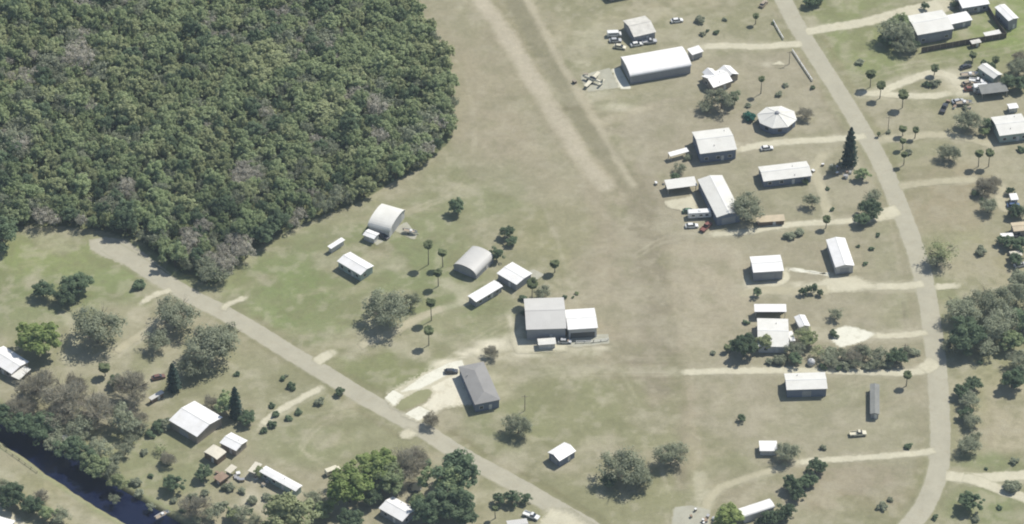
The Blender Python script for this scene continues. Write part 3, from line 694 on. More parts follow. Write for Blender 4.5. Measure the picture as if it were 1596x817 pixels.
# north
bld('arched_hangar','long arched white hangar with a shaded open end beside the parked aeroplane',HG,(982,120),(1078,103),12.0,3.4,1.6,'arch',m_['white'],m_['wallg'],'the long arched hangar',bigdoor=('l',8,4.4),win_=False,dr=())
bld('weathered_hangar','small hangar with a speckled weathered roof and vehicles parked at its left wall',HG,(988,58),(1023,50),(1007,24),3.2,1.3,'p',m_['weather'],m_['wallg'],'the small weathered hangar',bigdoor=('l',5,2.7),win_=False)
bld('shed','building cut off by the top edge above the small weathered hangar','building',(950,-5),(986,-12),8,2.6,1,'p',m_['weather'],m_['wallt'],None)
bld('garage','small flat white garage butted against the right end of the long arched hangar',GA,(1079,86),(1097,80),(1093,70),2.7,.3,'flat',m_['white'],m_['wallw'],'the small garage at the arched hangar',bigdoor=('f',3,2.2),win_=False)
bld('ranch_house','white cross-roofed house below the drive to the arched hangar',H,(1112,137),(1142,126),(1136,103),2.8,1.6,'p',m_['white'],m_['wallt'],'the white cross-roofed house',vents=2,wing=[(5.6,1.2,5.5,6.0,2.7,1.3,'x'),(-.5,3.2,4.5,5,2.9,1.3,'x')])
bld('white_house','large cream-white house with deep blue shade on its left and front walls',H,(1091,240),(1149,233),(1134,199),4.4,1.5,'p',m_['offwhite'],m_['wallshade'],'the large cream-white house',vents=2)
bld('open_shelter','thin white awning on posts left of the large cream-white house','shelter',(1045,244),(1074,236),2.2,2.4,.2,'flat',m_['white'],m_['wallw'],None,openf=True,ov=.1)
bld('long_house','long low white house with a row of windows under the shaded front eave',H,(1190,283),(1266,274),(1257,251),3.0,.9,'p',m_['offwhite'],m_['wallshade'],'the long low white house',vents=2)
bld('metal_building','tall tan metal building running back from the big grey tree','metal building',(1117,339),(1156,332),(1131,272),4.2,.9,'x',m_['offwhite'],m_['wallshade'],'the tall tan metal building',win_=False,bigdoor=('f',5,3))
bld('flat_shed','low flat-roofed shed with clutter on its roof left of the tall tan metal building',S,(1040,295),(1087,289),(1083,276),2.8,.4,'flat',m_['offwhite'],m_['walld'],'the cluttered flat-roofed shed',openf='back')
bld('low_shed','low shed with a tan roof and brown walls along the narrow drive',S,(1180,347),(1224,344),3.2,1.9,.3,'flat',m_['tan'],m_['wallb'],'the low brown-walled shed',win_=False)
bld('square_garage','square white roofed garage with a shaded front left of the tall white garage',GA,(1174,425),(1222,422),(1218,397),4.0,.6,'p',m_['white'],m_['wallg'],'the square white garage',bigdoor=('f',4,2.6),win_=False)
bld('tall_garage','white garage with its gable end facing the sandy apron',GA,(1302,417),(1332,414),(1324,370),3.4,.8,'x',m_['white'],m_['wallw'],'the white gabled garage',bigdoor=('f',3.2,2.5),win_=False)
bld('open_carport','narrow white carport roof over a dark opening above the pale flat house','carport',(1176,486),(1226,486),(1226,475),3.2,.3,'flat',m_['white'],m_['walld'],'the narrow white carport',openf='back')
bld('pale_house','pale grey-white house with a wide shallow roof below the narrow white carport',H,(1181,540),(1230,541),(1228,497),3.0,.9,'p',m_['offwhite'],m_['wallw'],'the pale shallow-roofed house',vents=2)
bld('small_shed','small bright gabled shed right of the pale shallow-roofed house',S,(1246,511),(1263,508),(1259,490),2.4,.6,'x',m_['white'],m_['wallw'],None,win_=False)
bld('small_shed','slim white lean-to between the pale shallow-roofed house and the bright gabled shed',S,(1232,532),(1240,531),(1238,516),2.3,.2,'flat',m_['white'],m_['wallw'],None,win_=False)
bld('workshop','cream roofed workshop with blue-shaded front below the long sand track','workshop',(1226,608),(1290,606),(1289,580),3.6,.7,'p',m_['offwhite'],m_['wallshade'],'the cream-roofed workshop',vents=1,bigdoor=('f',3,2.5),win_=False)
bld('mobile_home','narrow dark grey mobile home standing end-on right of the cream-roofed workshop',MH,(1356,645),(1371,645.7),(1370,599),2.4,.35,'x',m_['darkgrey'],m_['wallg'],'the dark grey mobile home')
bld('small_shed','small white shed at the end of the narrow sand track near the bottom',S,(1184,703),(1212,703),(1211,687),2.3,.3,'p',m_['white'],m_['wallw'],'the small white shed by the bare bush',win_=False)
bld('long_shed','long white roof half hidden by trees at the bottom edge',S,(1159,807),(1208,791),4.2,2.6,.9,'arch',m_['white'],m_['wallw'],'the long white roof at the bottom edge',win_=False)
# middle
bld('big_hangar','biggest grey hangar with a two-tone metal roof beside the airstrip',HG,(820,514),(883,512),16.0,4.9,1.5,'p',m_['grey'],m_['wallg'],'the big grey hangar',win_=False,bigdoor=('r',9,4))
bld('open_hangar','bright white open-fronted hangar joined to the right of the big grey hangar',HG,(885,514),(932,511),(927,480),4.3,.5,'p',m_['white'],m_['wallw'],'the white open hangar',win_=False,bigdoor=('f',8.2,2.4))
bld('small_shed','small grey-white shed against the front of the big grey hangar',S,(839,538),(867,536),(867,526),2.2,.25,'p',m_['offwhite'],m_['wallw'],None,win_=False)
bld('quonset_hut','rounded grey quonset hut with a dark blue open end',HG,(742,430),(770,402),9.4,1.9,2.3,'arch',m_['grey'],m_['wallg'],'the grey quonset hut',bigdoor=('l',5,3.2),win_=False)
bld('square_house','square bright white roof just right of the grey quonset hut','building',(774,426),(805,444),(826,424),3.1,.4,'p',m_['white'],m_['wallg'],'the square white roof',win_=False)
bld('mobile_home','long bright white mobile home angled below the grey quonset hut',MH,(742,471),(784,446),(768,438),2.8,.25,'p',m_['white'],m_['wallg'],'the long white mobile home')
bld('small_barn','small lone white gabled barn near the left road','barn',(872,719),(898,703),(878,690),3.0,.9,'p',m_['white'],m_['wallshade'],'the lone white barn',win_=False,bigdoor=('l',3,2.3))
bld('grey_roof_house','grey hip-roofed house on the bright sandy forecourt',H,(740,631),(780,623),(762,562),3.7,1.1,'hip',m_['shingle'],m_['wallshade'],'the grey hip-roofed house',vents=3)
bld('cottage','white roofed cottage alone on the green field below the barrel hangar',H,(525,407),(562,429),(584,415),3.2,.7,'p',m_['white'],m_['wallgreen'],'the white roofed cottage')
bld('barrel_hangar','grey-white barrel roofed hangar against the edge of the wood',HG,(573,352),(608,362),12.5,2.9,2.2,'arch',m_['offwhite'],m_['wallw'],'the grey barrel hangar',bigdoor=('r',7,4),win_=False)
bld('small_shed','small white roofed shed left of the barrel hangar',S,(565,366),(583,373),(592,364),2.4,.4,'p',m_['white'],m_['wallw'],None,win_=False)
bld('storage_trailer','narrow white storage trailer by the edge of the wood','trailer',(516,388),(538,374),(531,371),2.4,.1,'flat',m_['white'],m_['wallw'],None,win_=False,dr=())
# south west
bld('barn','large white roofed barn set diagonally near the dark conifers','barn',(263,655),(307,681),(350,652),3.6,1.2,'p',m_['white'],m_['wallt'],'the large diagonal white barn',win_=False,bigdoor=('f',4,2.6))
bld('house','white and pinkish roofed house right of the cream shed',H,(342,690),(368,703),(391,689),2.8,.6,'p',m_['white'],m_['wallt'],'the small white house by the cream shed',vents=1)
bld('cream_shed','cream yellow roofed shed below the large diagonal white barn',S,(317,705),(338,717),(355,706),2.6,.5,'archx',m_['cream'],m_['wallb'],'the cream yellow shed',win_=False)
bld('small_shed','tiny cream roofed lean-to below the cream yellow shed',S,(350,733),(359,738),(372,730),2.2,.2,'flat',m_['cream'],m_['wallw'],None,win_=False,openf=True)
bld('rusty_shed','low rusty grey shed beside the tiny cream lean-to',S,(332,744),(343,752),(356,742),1.9,.2,'flat',m_['rust'],m_['wallb'],None,win_=False)
bld('mobile_home','long white mobile home lying diagonally at the lower left',MH,(404,735),(461,766),(472,757),2.9,.3,'p',m_['white'],m_['wallgreen'],'the long diagonal mobile home',vents=1)
bld('carport','cream carport at the upper left end of the long diagonal mobile home','carport',(386,734),(397,738),(410,724),2.6,.1,'flat',m_['cream'],m_['wallw'],None,openf=True)
bld('house','white ridged roof between the big green oaks at the bottom edge',H,(590,792),(627,813),(640,789),3.0,.8,'p',m_['white'],m_['wallg'],'the white roof between the oaks',vents=1)
bld('house','bright white house at the left edge under the round green oak',H,(-22,558),(18,583),(41,561),3.0,.8,'p',m_['white'],m_['wallt'],'the white house at the left edge',vents=2)
bld('porch','pale porch roof on the right corner of the house at the left edge','porch',(17,586),(30,592),(58,580),2.4,.1,'flat',m_['offwhite'],m_['wallt'],None,openf=True)
bld('small_shed','white building corner at the very bottom left','building',(-20,826),(8,834),7,2.6,.4,'p',m_['white'],m_['wallt'],None,win_=False)
bld('small_shed','tiny pale shed hidden among the trees by the canal',S,(99,687),(112,684),2.4,2.2,.2,'flat',m_['offwhite'],m_['wallw'],None,win_=False)
bld('lean_to','narrow blue-grey lean-to beside the dark conifer at the left',S,(236,624),(256,612),1.6,2.0,.2,'flat',m_['grey'],m_['wallb'],None,win_=False)
bld('small_shed','grey roofed shed cut off by the bottom edge near the left road',S,(794,832),(826,828),6,2.4,.6,'p',m_['grey'],m_['wallg'],None,win_=False)
# north east
bld('big_building','big white roofed building with a tall shaded front at the top right','building',(1430,55),(1487,45),(1470,15),4.6,1.0,'p',m_['offwhite'],m_['wallg'],'the big white building at the top right',bigdoor=('f',5,3))
bld('annex','white low annex joined to the right side of the big building at the top right','annex',(1483,38),(1516,31),(1508,17),2.8,.3,'p',m_['white'],m_['wallg'],None,win_=False)
bld('white_house','white roof cut by the top edge behind the low annex','building',(1500,13),(1543,6),9,3.2,.6,'p',m_['white'],m_['wallg'],None)
bld('tower_shed','tall narrow white roofed shed with dark window wall in the top right corner',S,(1572,33),(1588,28),(1573,4),4.6,.4,'x',m_['white'],m_['wallg'],'the tall narrow shed in the top right corner')
bld('carport','low pale carport inside the fence corner at the top right','carport',(1536,57),(1561,52),(1558,46),2.2,.1,'flat',m_['offwhite'],m_['wallw'],None,openf=True)
bld('small_shed','small pale hut standing on the line of the dark fence',S,(1515,69),(1530,66),(1528,60),2.0,.2,'p',m_['weather'],m_['wallb'],None,win_=False)
bld('house','pale narrow roofed house above the cluttered yard',H,(1549,123),(1563,116),(1546,94),3.2,.7,'x',m_['offwhite'],m_['wallgreen'],'the pale narrow house')
bld('house','cream roofed house on the right edge below the cluttered yard',H,(1558,212),(1606,206),(1598,176),3.6,.9,'p',m_['offwhite'],m_['wallgreen'],'the big off-white house on the right edge',vents=2)
bld('open_shed','dark open shed with a thin white roof edge in the cluttered yard',S,(1530,147),(1572,142),5,2.8,.5,'flat',m_['darkgrey'],m_['walld'],'the dark open shed',openf='back')
bld('octagon_gazebo','small white roof just above the big off-white house on the right edge',S,(1573,170),(1588,168),3,2.2,.3,'p',m_['white'],m_['wallw'],None,win_=False)
bld('house','tan roof on the right edge among dark trees',H,(1580,361),(1612,358),(1610,344),2.9,.5,'p',m_['tan'],m_['wallt'],'the tan roof on the right edge')
bld('small_shed','small white cube-like shed on the right edge above the tan roof',S,(1576,312),(1588,311),(1587,301),2.4,.1,'flat',m_['white'],m_['wallw'],None,win_=False)
bld('small_shed','white strip roof under dark trees left of the tan roof',S,(1560,369),(1580,368),(1579,363),2.2,.1,'flat',m_['white'],m_['wallw'],None,win_=False)
bld('small_shed','off-white roof partly under dark trees on the right edge',S,(1576,400),(1594,398),(1592,390),2.2,.2,'p',m_['cream'],m_['wallt'],None,win_=False)
# eight-sided house
def octo():
    c = G(1211,183,3.0); e = empty('octagonal_house', (c.x, c.y, 0), R(8), 'eight-sided house with a faceted white roof and a small cap', 'house'); r8 = 7.3; h = 3.1
    P = [(r8*math.cos(R(22.5+45*i)), r8*.92*math.sin(R(22.5+45*i))) for i in range(8)]
    mw = MB()
    for i in range(8):
        p, q = P[i], P[(i+1) % 8]; mw.add([(p[0]*.93,p[1]*.93,-.05),(q[0]*.93,q[1]*.93,-.05),(q[0]*.93,q[1]*.93,h-.1),(p[0]*.93,p[1]*.93,h-.1)], [(0,1,2,3)])
    mw.build('wall', M['wallshade'], e)
    mr = MB()
    for i in range(8):
        p, q = P[i], P[(i+1) % 8]; mr.slab([(p[0],p[1],h),(q[0],q[1],h),(q[0]*.1,q[1]*.1,h+1.9),(p[0]*.1,p[1]*.1,h+1.9)], .14)
    ro = mr.build('roof', M['offwhite'], e)
    for i in range(8):
        p = P[i]; MB().tube([(p[0],p[1],h+.02),(p[0]*.1,p[1]*.1,h+1.95)], .09, 5).build('ridge_cap', M['trim'], ro)
    mc = MB(); mc.tube([(0,0,h+1.7),(0,0,h+2.3),(0,0,h+2.6)], [.8,.8,.1], 8); mc.build('cupola', M['wallg'], ro)
    for i in (4, 5, 6, 3):
        p, q = P[i], P[(i+1) % 8]; a = Vector((p[0], p[1], 0))*.93; b_ = Vector((q[0], q[1], 0))*.93; md = (a+b_)/2; u = (b_-a).normalized(); n_ = Vector((u.y, -u.x, 0))*.05
        vs = [md-u*.7+n_+Vector((0,0,1.0)), md+u*.7+n_+Vector((0,0,1.0)), md+u*.7+n_+Vector((0,0,2.2)), md-u*.7+n_+Vector((0,0,2.2))]
        MB().add(vs, [(0,1,2,3)]).build('window', M['glass'], e)
    LM.append((1211, 185, 'the eight-sided house'))
octo()

# ---------------------------------------------------------------- fences and rails
def fence(name, label, P, h, panel, post, sp=2.4, rails=None, t_=.06):
    W = wpts(P); o = W[0]; e = empty(name, (o[0], o[1], 0), 0, label, 'fence')
    mb = MB(); posts = []
    for (x0, y0), (x1, y1) in zip(W[:-1], W[1:]):
        d = Vector((x1-x0, y1-y0, 0)); L = d.length; d.normalize(); n_ = Vector((-d.y, d.x, 0))*t_
        a = Vector((x0-o[0], y0-o[1], 0)); b_ = a+d*L
        for z0, z1 in (rails or [(.05, h)]):
            mb.add([a-n_+Vector((0,0,z0)), b_-n_+Vector((0,0,z0)), b_+n_+Vector((0,0,z0)), a+n_+Vector((0,0,z0)), a-n_+Vector((0,0,z1)), b_-n_+Vector((0,0,z1)), b_+n_+Vector((0,0,z1)), a+n_+Vector((0,0,z1))],
                   [(3,2,1,0),(4,5,6,7),(0,1,5,4),(1,2,6,5),(2,3,7,6),(3,0,4,7)])
        k = max(1, int(L/sp))
        for i in range(k+1): posts.append(a+d*L*i/k)
    mb.build('rail' if rails else 'panel', panel, e)
    for p in posts[:100]: MB().box(p.x-.09, p.x+.09, p.y-.09, p.y+.09, -.05, h+.1).build('post', post, e)
    return e
fence('privacy_fence', 'dark wooden fence along the front of the yard at the top right', [(1436,82),(1475,75),(1514,68),(1568,59)], 2.3, M['wooddark'], M['wood'])
fence('privacy_fence', 'dark wooden fence closing the right side of the yard behind the low annex', [(1568,59),(1552,36),(1538,12)], 2.0, M['wooddark'], M['wood'])
fence('rail_fence', 'white rail fence beside the right road below the arched hangar drive', [(1235,80),(1248,100),(1266,127)], 1.0, M['trim'], M['trim'], 2.4, [(.35,.55),(.75,.98)], .1)
fence('rail_fence', 'short white rail fence beside the right road above the arched hangar drive', [(1205,34),(1212,47),(1221,62)], 1.0, M['trim'], M['trim'], 2.4, [(.35,.55),(.75,.98)], .1)
fence('bank_rail', 'pale rail along the near bank of the canal', [(-20,684),(0,696),(30,717),(58,737)], .7, M['wood'], M['wood'], 2.4, [(.5,.62)], .05)
fence('wire_fence', 'thin white-topped fence in front of the white open hangar', [(898,535),(925,534),(948,531)], 1.0, M['trim'], M['trim'], 2.4, [(.3,.4),(.85,1.0)], .06)

# ---------------------------------------------------------------- vehicles and yard things
def at(px, py, h=0): p = G(px, py, h); return (p.x, p.y, 0)
def wheels(e, xs_, hw, r_=.34):
    for x_ in xs_:
        for s_ in (-1, 1):
            o = MB().tube([(x_, s_*hw-.11, r_), (x_, s_*hw+.11, r_)], r_, 12).build('wheel', M['rubber'], e)
            MB().tube([(x_, s_*(hw+.0)-.12, r_), (x_, s_*hw+.12, r_)], r_*.55, 8).build('rim', M['steel'], o)
def loft(prof, hw, mat, name, e, inset=.12):
    """side outline (x,z) going round, pulled in at the top edges"""
    zs = [z for _, z in prof]; zm = (min(zs)+max(zs))/2; vs = []
    n = len(prof)
    for s_ in (-1, 1):
        for x_, z_ in prof: vs.append((x_, s_*(hw-(inset if z_ > zm else 0)), z_))
    fs = [tuple(range(n))[::-1], tuple(range(n, 2*n))] + [(i, (i+1) % n, n+(i+1) % n, n+i) for i in range(n)]
    return MB().add(vs, fs).build(name, mat, e)
def car(px, py, deg, paint, label, kind='car', cat=None):
    e = empty({'car':'parked_car','pickup':'pickup_truck','van':'parked_van'}[kind], at(px, py), R(deg), label, cat or {'car':'car','pickup':'pickup','van':'van'}[kind], 'vehicles parked about the plots')
    P = M[paint]
    if kind == 'car':
        loft([(-2.25,.3),(2.25,.3),(2.3,.7),(1.3,.95),(-2.1,1.0),(-2.3,.8)], .88, P, 'body', e, .05)
        loft([(-1.95,.97),(1.2,.95),(.45,1.45),(-1.45,1.47)], .78, M['glass'], 'windows', e, .14)
        MB().box(-1.35, .4, -.6, .6, 1.47, 1.51).build('roof', P, e); wheels(e, (-1.4, 1.4), .82)
    elif kind == 'pickup':
        loft([(-2.7,.4),(2.7,.4),(2.75,.95),(1.5,1.12),(-.1,1.12),(-.1,.7),(-2.7,.7)], .95, P, 'body', e, .04)
        loft([(-.25,1.1),(1.45,1.1),(.85,1.72),(.0,1.74)], .85, M['glass'], 'windows', e, .12); MB().box(0, .8, -.68, .68, 1.74, 1.79).build('roof', P, e)
        for s_ in (-1, 1): MB().box(-2.7, -.3, s_*.92-.05, s_*.92+.05, .7, 1.12).build('bed_side', P, e)
        MB().box(-2.75, -2.66, -.9, .9, .6, 1.12).build('tailgate', P, e); wheels(e, (-1.8, 1.8), .86, .4)
    else:
        loft([(-2.6,.35),(2.6,.35),(2.65,1.0),(2.0,1.25),(1.5,2.05),(-2.5,2.1)], .98, P, 'body', e, .06)
        loft([(1.62,1.3),(2.0,1.27),(1.55,1.95),(1.42,1.95)], .99, M['glass'], 'windscreen', e, .08)
        for s_ in (-1, 1): MB().box(-2.0, 1.2, s_*.95-.02, s_*.95+.03, 1.3, 1.75).build('side_window', M['glass'], e)
        wheels(e, (-1.7, 1.7), .9, .38)
    return e
def camper(px, py, deg, L, label, paint='pwhite', hh=2.7, cat='camper trailer'):
    e = empty('camper_trailer', at(px, py), R(deg), label, cat)
    loft([(-L/2,.5),(L/2-.3,.5),(L/2,1.1),(L/2-.2,hh-.2),(L/2-.5,hh),(-L/2+.2,hh),(-L/2,hh-.2)], 1.2, M[paint], 'body', e, .06)
    for x_ in (-L*.28, .05*L, L*.3): MB().box(x_-.5, x_+.5, -1.24, -1.19, 1.3, 1.9).build('window', M['glass'], e)
    MB().box(-.4, .4, -.3, .3, hh-.01, hh+.25).build('air_conditioner', M['trim'], e)
    MB().box(L/2, L/2+1.2, -.06, .06, .45, .58).build('drawbar', M['steel'], e); wheels(e, (-.45, .45), 1.08, .34)
    return e
def boat(px, py, deg, L, label, cat='boat'):
    e = empty('small_boat', at(px, py), R(deg), label, cat); b_ = L*.17; z = .6
    vs = []; st = [(-.5,.85,0),(-.2,1,0),(.15,1,.02),(.36,.6,.1),(.5,.03,.22)]
    for x_, w_, zz in st:
        for y_, z_ in ((-1,.75),(-.8,.25),(0,0),(.8,.25),(1,.75)): vs.append((x_*L, y_*b_*w_, z+z_+zz))
    fs = [(i*5+k, (i+1)*5+k, (i+1)*5+k+1, i*5+k+1) for i in range(4) for k in range(4)]+[(0,1,2,3,4)]
    MB().add(vs, fs).build('hull', M['pwhite'], e)
    MB().add([(-.5*L,-.8*b_,z+.55),(.3*L,-.7*b_,z+.55),(.3*L,.7*b_,z+.55),(-.5*L,.8*b_,z+.55)], [(0,1,2,3)]).build('deck', M['ptan'], e)
    MB().box(-.05*L, .12*L, -.5*b_, .5*b_, z+.5, z+1.05).build('console', M['pwhite'], e)
    MB().box(-.56*L, -.49*L, -.18, .18, z+.3, z+1.15).build('outboard_motor', M['pdark'], e)
    MB().box(-.4*L, .62*L, -.07, .07, .35, .5).build('trailer_frame', M['steel'], e); wheels(e, (-.12*L,), b_*.95, .3)
    return e
def plane(px, py, deg):
    e = empty('light_aeroplane', at(px, py), R(deg), 'small white low-wing aeroplane parked on the grey pad left of the arched hangar', 'aeroplane')
    P = M['pcream']
    MB().tube([(3.6,0,1.25),(3.2,0,1.3),(1.8,0,1.35),(0,0,1.45),(-1.6,0,1.35),(-4.0,0,1.45)], [.25,.5,.6,.68,.45,.14], 12).build('fuselage', P, e, True)
    for s_ in (-1, 1):
        MB().add([(1.2,s_*.3,1.0),(-.5,s_*.3,1.0),(-.35,s_*5.0,1.25),(.85,s_*5.0,1.25),(1.2,s_*.3,1.2),(-.5,s_*.3,1.08),(-.35,s_*5.0,1.31),(.85,s_*5.0,1.36)],
                 [(0,1,2,3),(4,7,6,5),(0,3,7,4),(1,5,6,2),(3,2,6,7)]).build('wing', P, e)
        MB().box(-4.1, -3.3, min(.05*s_, 1.8*s_), max(.05*s_, 1.8*s_), 1.5, 1.56).build('tailplane', P, e)
    MB().add([(-3.1,-.04,1.5),(-4.1,-.04,1.5),(-4.4,-.04,2.8),(-3.8,-.04,2.8),(-3.1,.04,1.5),(-4.1,.04,1.5),(-4.4,.04,2.8),(-3.8,.04,2.8)], [(0,1,2,3),(7,6,5,4),(0,3,7,4),(1,5,6,2),(3,2,6,7)]).build('fin', P, e)
    MB().tube([(1.3,0,1.75),(.6,0,2.1),(-.5,0,2.1),(-1.4,0,1.7)], [.3,.42,.42,.25], 10).build('canopy', M['glass'], e, True)
    MB().box(3.6, 3.66, -.07, .07, .45, 2.05).build('propeller', M['pdark'], e)
    for x_, y_ in ((2.4,0),(-.2,-1.3),(-.2,1.3)):
        o = MB().tube([(x_,y_-.08,.25),(x_,y_+.08,.25)], .25, 10).build('wheel', M['rubber'], e); MB().tube([(x_,y_,.3),(x_,y_,1.1)], .05, 5).build('strut', M['steel'], o)
plane(924, 128, 150)
car(1055,34,12,'pwhite','white car parked alone on the grass right of the small weathered hangar','car')
car(957,56,5,'pwhite','white van-sized vehicle at the upper left wall of the small weathered hangar','van')
car(959,65,3,'psilver','silver car at the left wall of the small weathered hangar','car')
car(966,75,-15,'pcream','cream car at the lower left corner of the small weathered hangar','car')
car(992,71,15,'pwhite','white car below the front wall of the small weathered hangar','car')
car(1012,67,8,'psilver','pale pickup in front of the small weathered hangar','pickup')
camper(1090,338,5,8.2,'long white camper trailer parked below the cluttered flat-roofed shed')
car(1078,354,5,'pwhite','white car below the long camper trailer','car')
car(1100,356,55,'pred','red pickup with a white cap beside the white car below the long camper trailer','pickup')
car(1074,331,0,'pgreen','dark green car behind the long camper trailer','car')
car(703,581,3,'pdark','dark car on the sandy forecourt of the grey hip-roofed house','car')
car(519,737,30,'pcream','cream van standing on the field above the big bright oak','van')
boat(640,364,-15,5.0,'white boat on a trailer at the mouth of the grey barrel hangar')
car(597,370,-35,'pdark','dark car tucked under the front of the grey barrel hangar','car')
boat(253,806,40,5.2,'small white boat at the end of the canal by the bottom edge')
boat(1511,119,10,6.5,'largest white boat in the cluttered yard right of the looped drive')
boat(1502,163,8,6.0,'white boat beside the grey tree below the cluttered yard')
car(1471,171,70,'pdark','dark vehicle at the lower left of the cluttered yard','pickup')
car(1493,160,20,'psilver','silver car left of the white boat below the cluttered yard','car')
car(1505,106,25,'pdark','dark car above the largest white boat in the cluttered yard','car')
car(1522,128,-10,'pwhite','white pickup in the middle of the cluttered yard','pickup')
car(1508,132,20,'ptan','tan car in the middle of the cluttered yard','car')
car(1512,141,5,'pred','dull red car at the lower side of the cluttered yard','car')
car(1535,134,5,'psilver','silver car near the dark open shed','car')
camper(1528,142,5,5.5,'pale small camper in front of the dark open shed')
car(828,806,-28,'pwhite','white pickup parked by the round shrubs at the bottom edge','pickup')
car(1337,678,5,'pcream','pale utility vehicle alone on the grass below the dark grey mobile home','pickup')
car(1583,372,5,'pdark','dark car below the tan roof on the right edge','car')
car(1579,322,5,'pblue','blue car below the small white cube-like shed','car')
car(1190,8,60,'ptan','tan car near the top of the right road','car')
car(247,590,20,'prust','dull rust brown car left of the tall dark conifer','car')
car(1195,233,10,'pwhite','white car on the drive below the eight-sided house','car')
car(880,534,0,'psilver','silver car between the two joined hangars','car')
car(1590,415,20,'psilver','silver car on the right edge near the off-white roof','car')
def trampoline():
    e = empty('trampoline', at(647,762), 0, 'dark oval trampoline on the grass between the green oaks', 'trampoline')
    n = 20; MB().add([(2.1*math.cos(2*math.pi*i/n), 2.0*math.sin(2*math.pi*i/n), .8) for i in range(n)], [tuple(range(n))]).build('mat', M['canvas'], e)
    pts = [(2.2*math.cos(2*math.pi*i/n), 2.1*math.sin(2*math.pi*i/n), .8) for i in range(n+1)]; MB().tube(pts, .07, 6).build('rim', M['pdark'], e)
    for i in range(6):
        a = 2*math.pi*i/6; MB().tube([(2.2*math.cos(a),2.1*math.sin(a),0),(2.2*math.cos(a),2.1*math.sin(a),.8)], .05, 5).build('leg', M['steel'], e)
trampoline()
def crates(px, py, n, where):
    L_ = []
    for k in range(n):
        a = rnd.random()*6.28; d = 1.2+rnd.random()*2.6; p = at(px, py); L_.append((p[0]+d*math.cos(a)*1.6, p[1]+d*math.sin(a)))
    for k, (x_, y_) in enumerate(sorted(L_)):
        hh = .5+rnd.random()*.6; w_ = .5+rnd.random()*.7; l_ = .6+rnd.random()*1.2
        od = 'leftmost' if k == 0 else 'rightmost' if k == n-1 else ['', 'second', 'third', 'fourth', 'fifth', 'sixth', 'seventh', 'eighth'][k]+' from left'
        e = empty('storage_crate', (x_, y_, 0), rnd.random()*3, od+' of the crates '+where, 'crate', 'crates and bins left in the yards')
        mb = MB(); mb.box(-l_/2,l_/2,-w_/2,w_/2,0,hh); mb.build('body', M[rnd.choice(['wood','pwhite','steel','wooddark','ptan','psilver'])], e)
        MB().box(-l_/2-.05,l_/2+.05,-w_/2-.05,w_/2+.05,hh,hh+.08).build('lid', M[rnd.choice(['wood','pwhite','steel','rust'])], e)
crates(1525,137,9,'lying among the cars of the cluttered yard')
crates(1490,165,4,'left of the white boat below the cluttered yard')
crates(1094,805,7,'on the grey slab at the bottom edge')
crates(905,126,4,'left of the parked aeroplane')
crates(355,745,5,'by the cream yellow shed')
crates(405,752,6,'below the long diagonal mobile home')
crates(1288,262,4,'right of the long low white house')
crates(1030,290,4,'left of the cluttered flat-roofed shed')
crates(1310,268,6,'at the foot of the tallest conifer')
crates(870,534,4,'before the two joined hangars')
crates(1228,540,3,'beside the pale shallow-roofed house')
def pole(px, py, h, label):
    e = empty('utility_pole', at(px, py), 0, label, 'pole')
    MB().tube([(0,0,0),(0,0,h)], [.15,.1], 8).build('pole', M['wood'], e); MB().box(-1.1,1.1,-.06,.06,h-.9,h-.75).build('crossarm', M['wood'], e)
pole(1384,205,7,'slim wooden utility pole right of the road near the faint drive')
pole(1409,560,7,'wooden utility pole beside the scrubby hedge')
pole(818,640,7,'wooden utility pole left of the airstrip above the dim grey tree')
pole(1230,100,6,'slim utility pole by the drive of the arched hangar')
def boulder_tank():
    e = empty('water_tank', at(1264,568), 0, 'squat pale round tank at the left end of the scrubby hedge', 'tank')
    MB().tube([(0,0,0),(0,0,1.3),(0,0,1.9),(0,0,2.2)], [1.3,1.35,1.0,.2], 16).build('tank', M['wallw'], e, True); MB().tube([(0,0,2.2),(0,0,2.35)], .25, 8).build('lid', M['steel'], e)
boulder_tank()

# ---------------------------------------------------------------- trees
def quads(P, Nrm, size, aspect=1.0):
    """leaf faces at P facing about Nrm"""
    n = len(P); Nrm = Nrm/np.linalg.norm(Nrm, axis=1)[:, None]
    a = np.cross(Nrm, nrs.randn(n, 3)); a /= np.linalg.norm(a, axis=1)[:, None]+1e-9; b = np.cross(Nrm, a)
    s = size*(.6+.8*nrs.rand(n))[:, None]
    c = np.stack([P-a*s-b*s*aspect, P+a*s-b*s*aspect*.6, P+a*s*.7+b*s*aspect, P-a*s*.8+b*s*aspect*.8], 1)
    return c.reshape(-1, 3)
def clump_points(ncl, ncp, rx, rz, cz, cr, flat=.15, irr=.25, inner=.15):
    """leaf positions, outward directions and shade for a crown made of clumps"""
    Ps = []; Ns = []; Sh = []
    ph = nrs.rand(3)*6.28
    for i in range(ncl):
        d = nrs.randn(3); d[2] = abs(d[2])*.9-flat*1.6; d /= np.linalg.norm(d)
        az = math.atan2(d[1], d[0]); lob = 1+irr*(math.sin(2*az+ph[0])*.5+math.sin(3*az+ph[1])*.5)
        rr = (nrs.uniform(.45, .95) if i > ncl*inner else nrs.uniform(0, .5))*lob
        c = np.array([d[0]*rx*rr, d[1]*rx*rr, cz+d[2]*rz*rr*(1+.15*nrs.randn())]); r_ = cr*rx*nrs.uniform(.6, 1.35)
        q = nrs.randn(ncp, 3); q /= np.linalg.norm(q, axis=1)[:, None]
        q[:, 2] = np.where(q[:, 2] < -.3, -q[:, 2]*.6, q[:, 2])
        rad = r_*(.55+.55*nrs.rand(ncp))[:, None]
        P = c+q*rad*np.array([1, 1, .8]); Ps.append(P); Ns.append(q+.38*nrs.randn(ncp, 3)+np.array([0, 0, .7])); Sh.append(np.clip(nrs.uniform(.1, .9)+.18*nrs.randn(ncp), 0, 1))
    return np.vstack(Ps), np.vstack(Ns), np.concatenate(Sh)
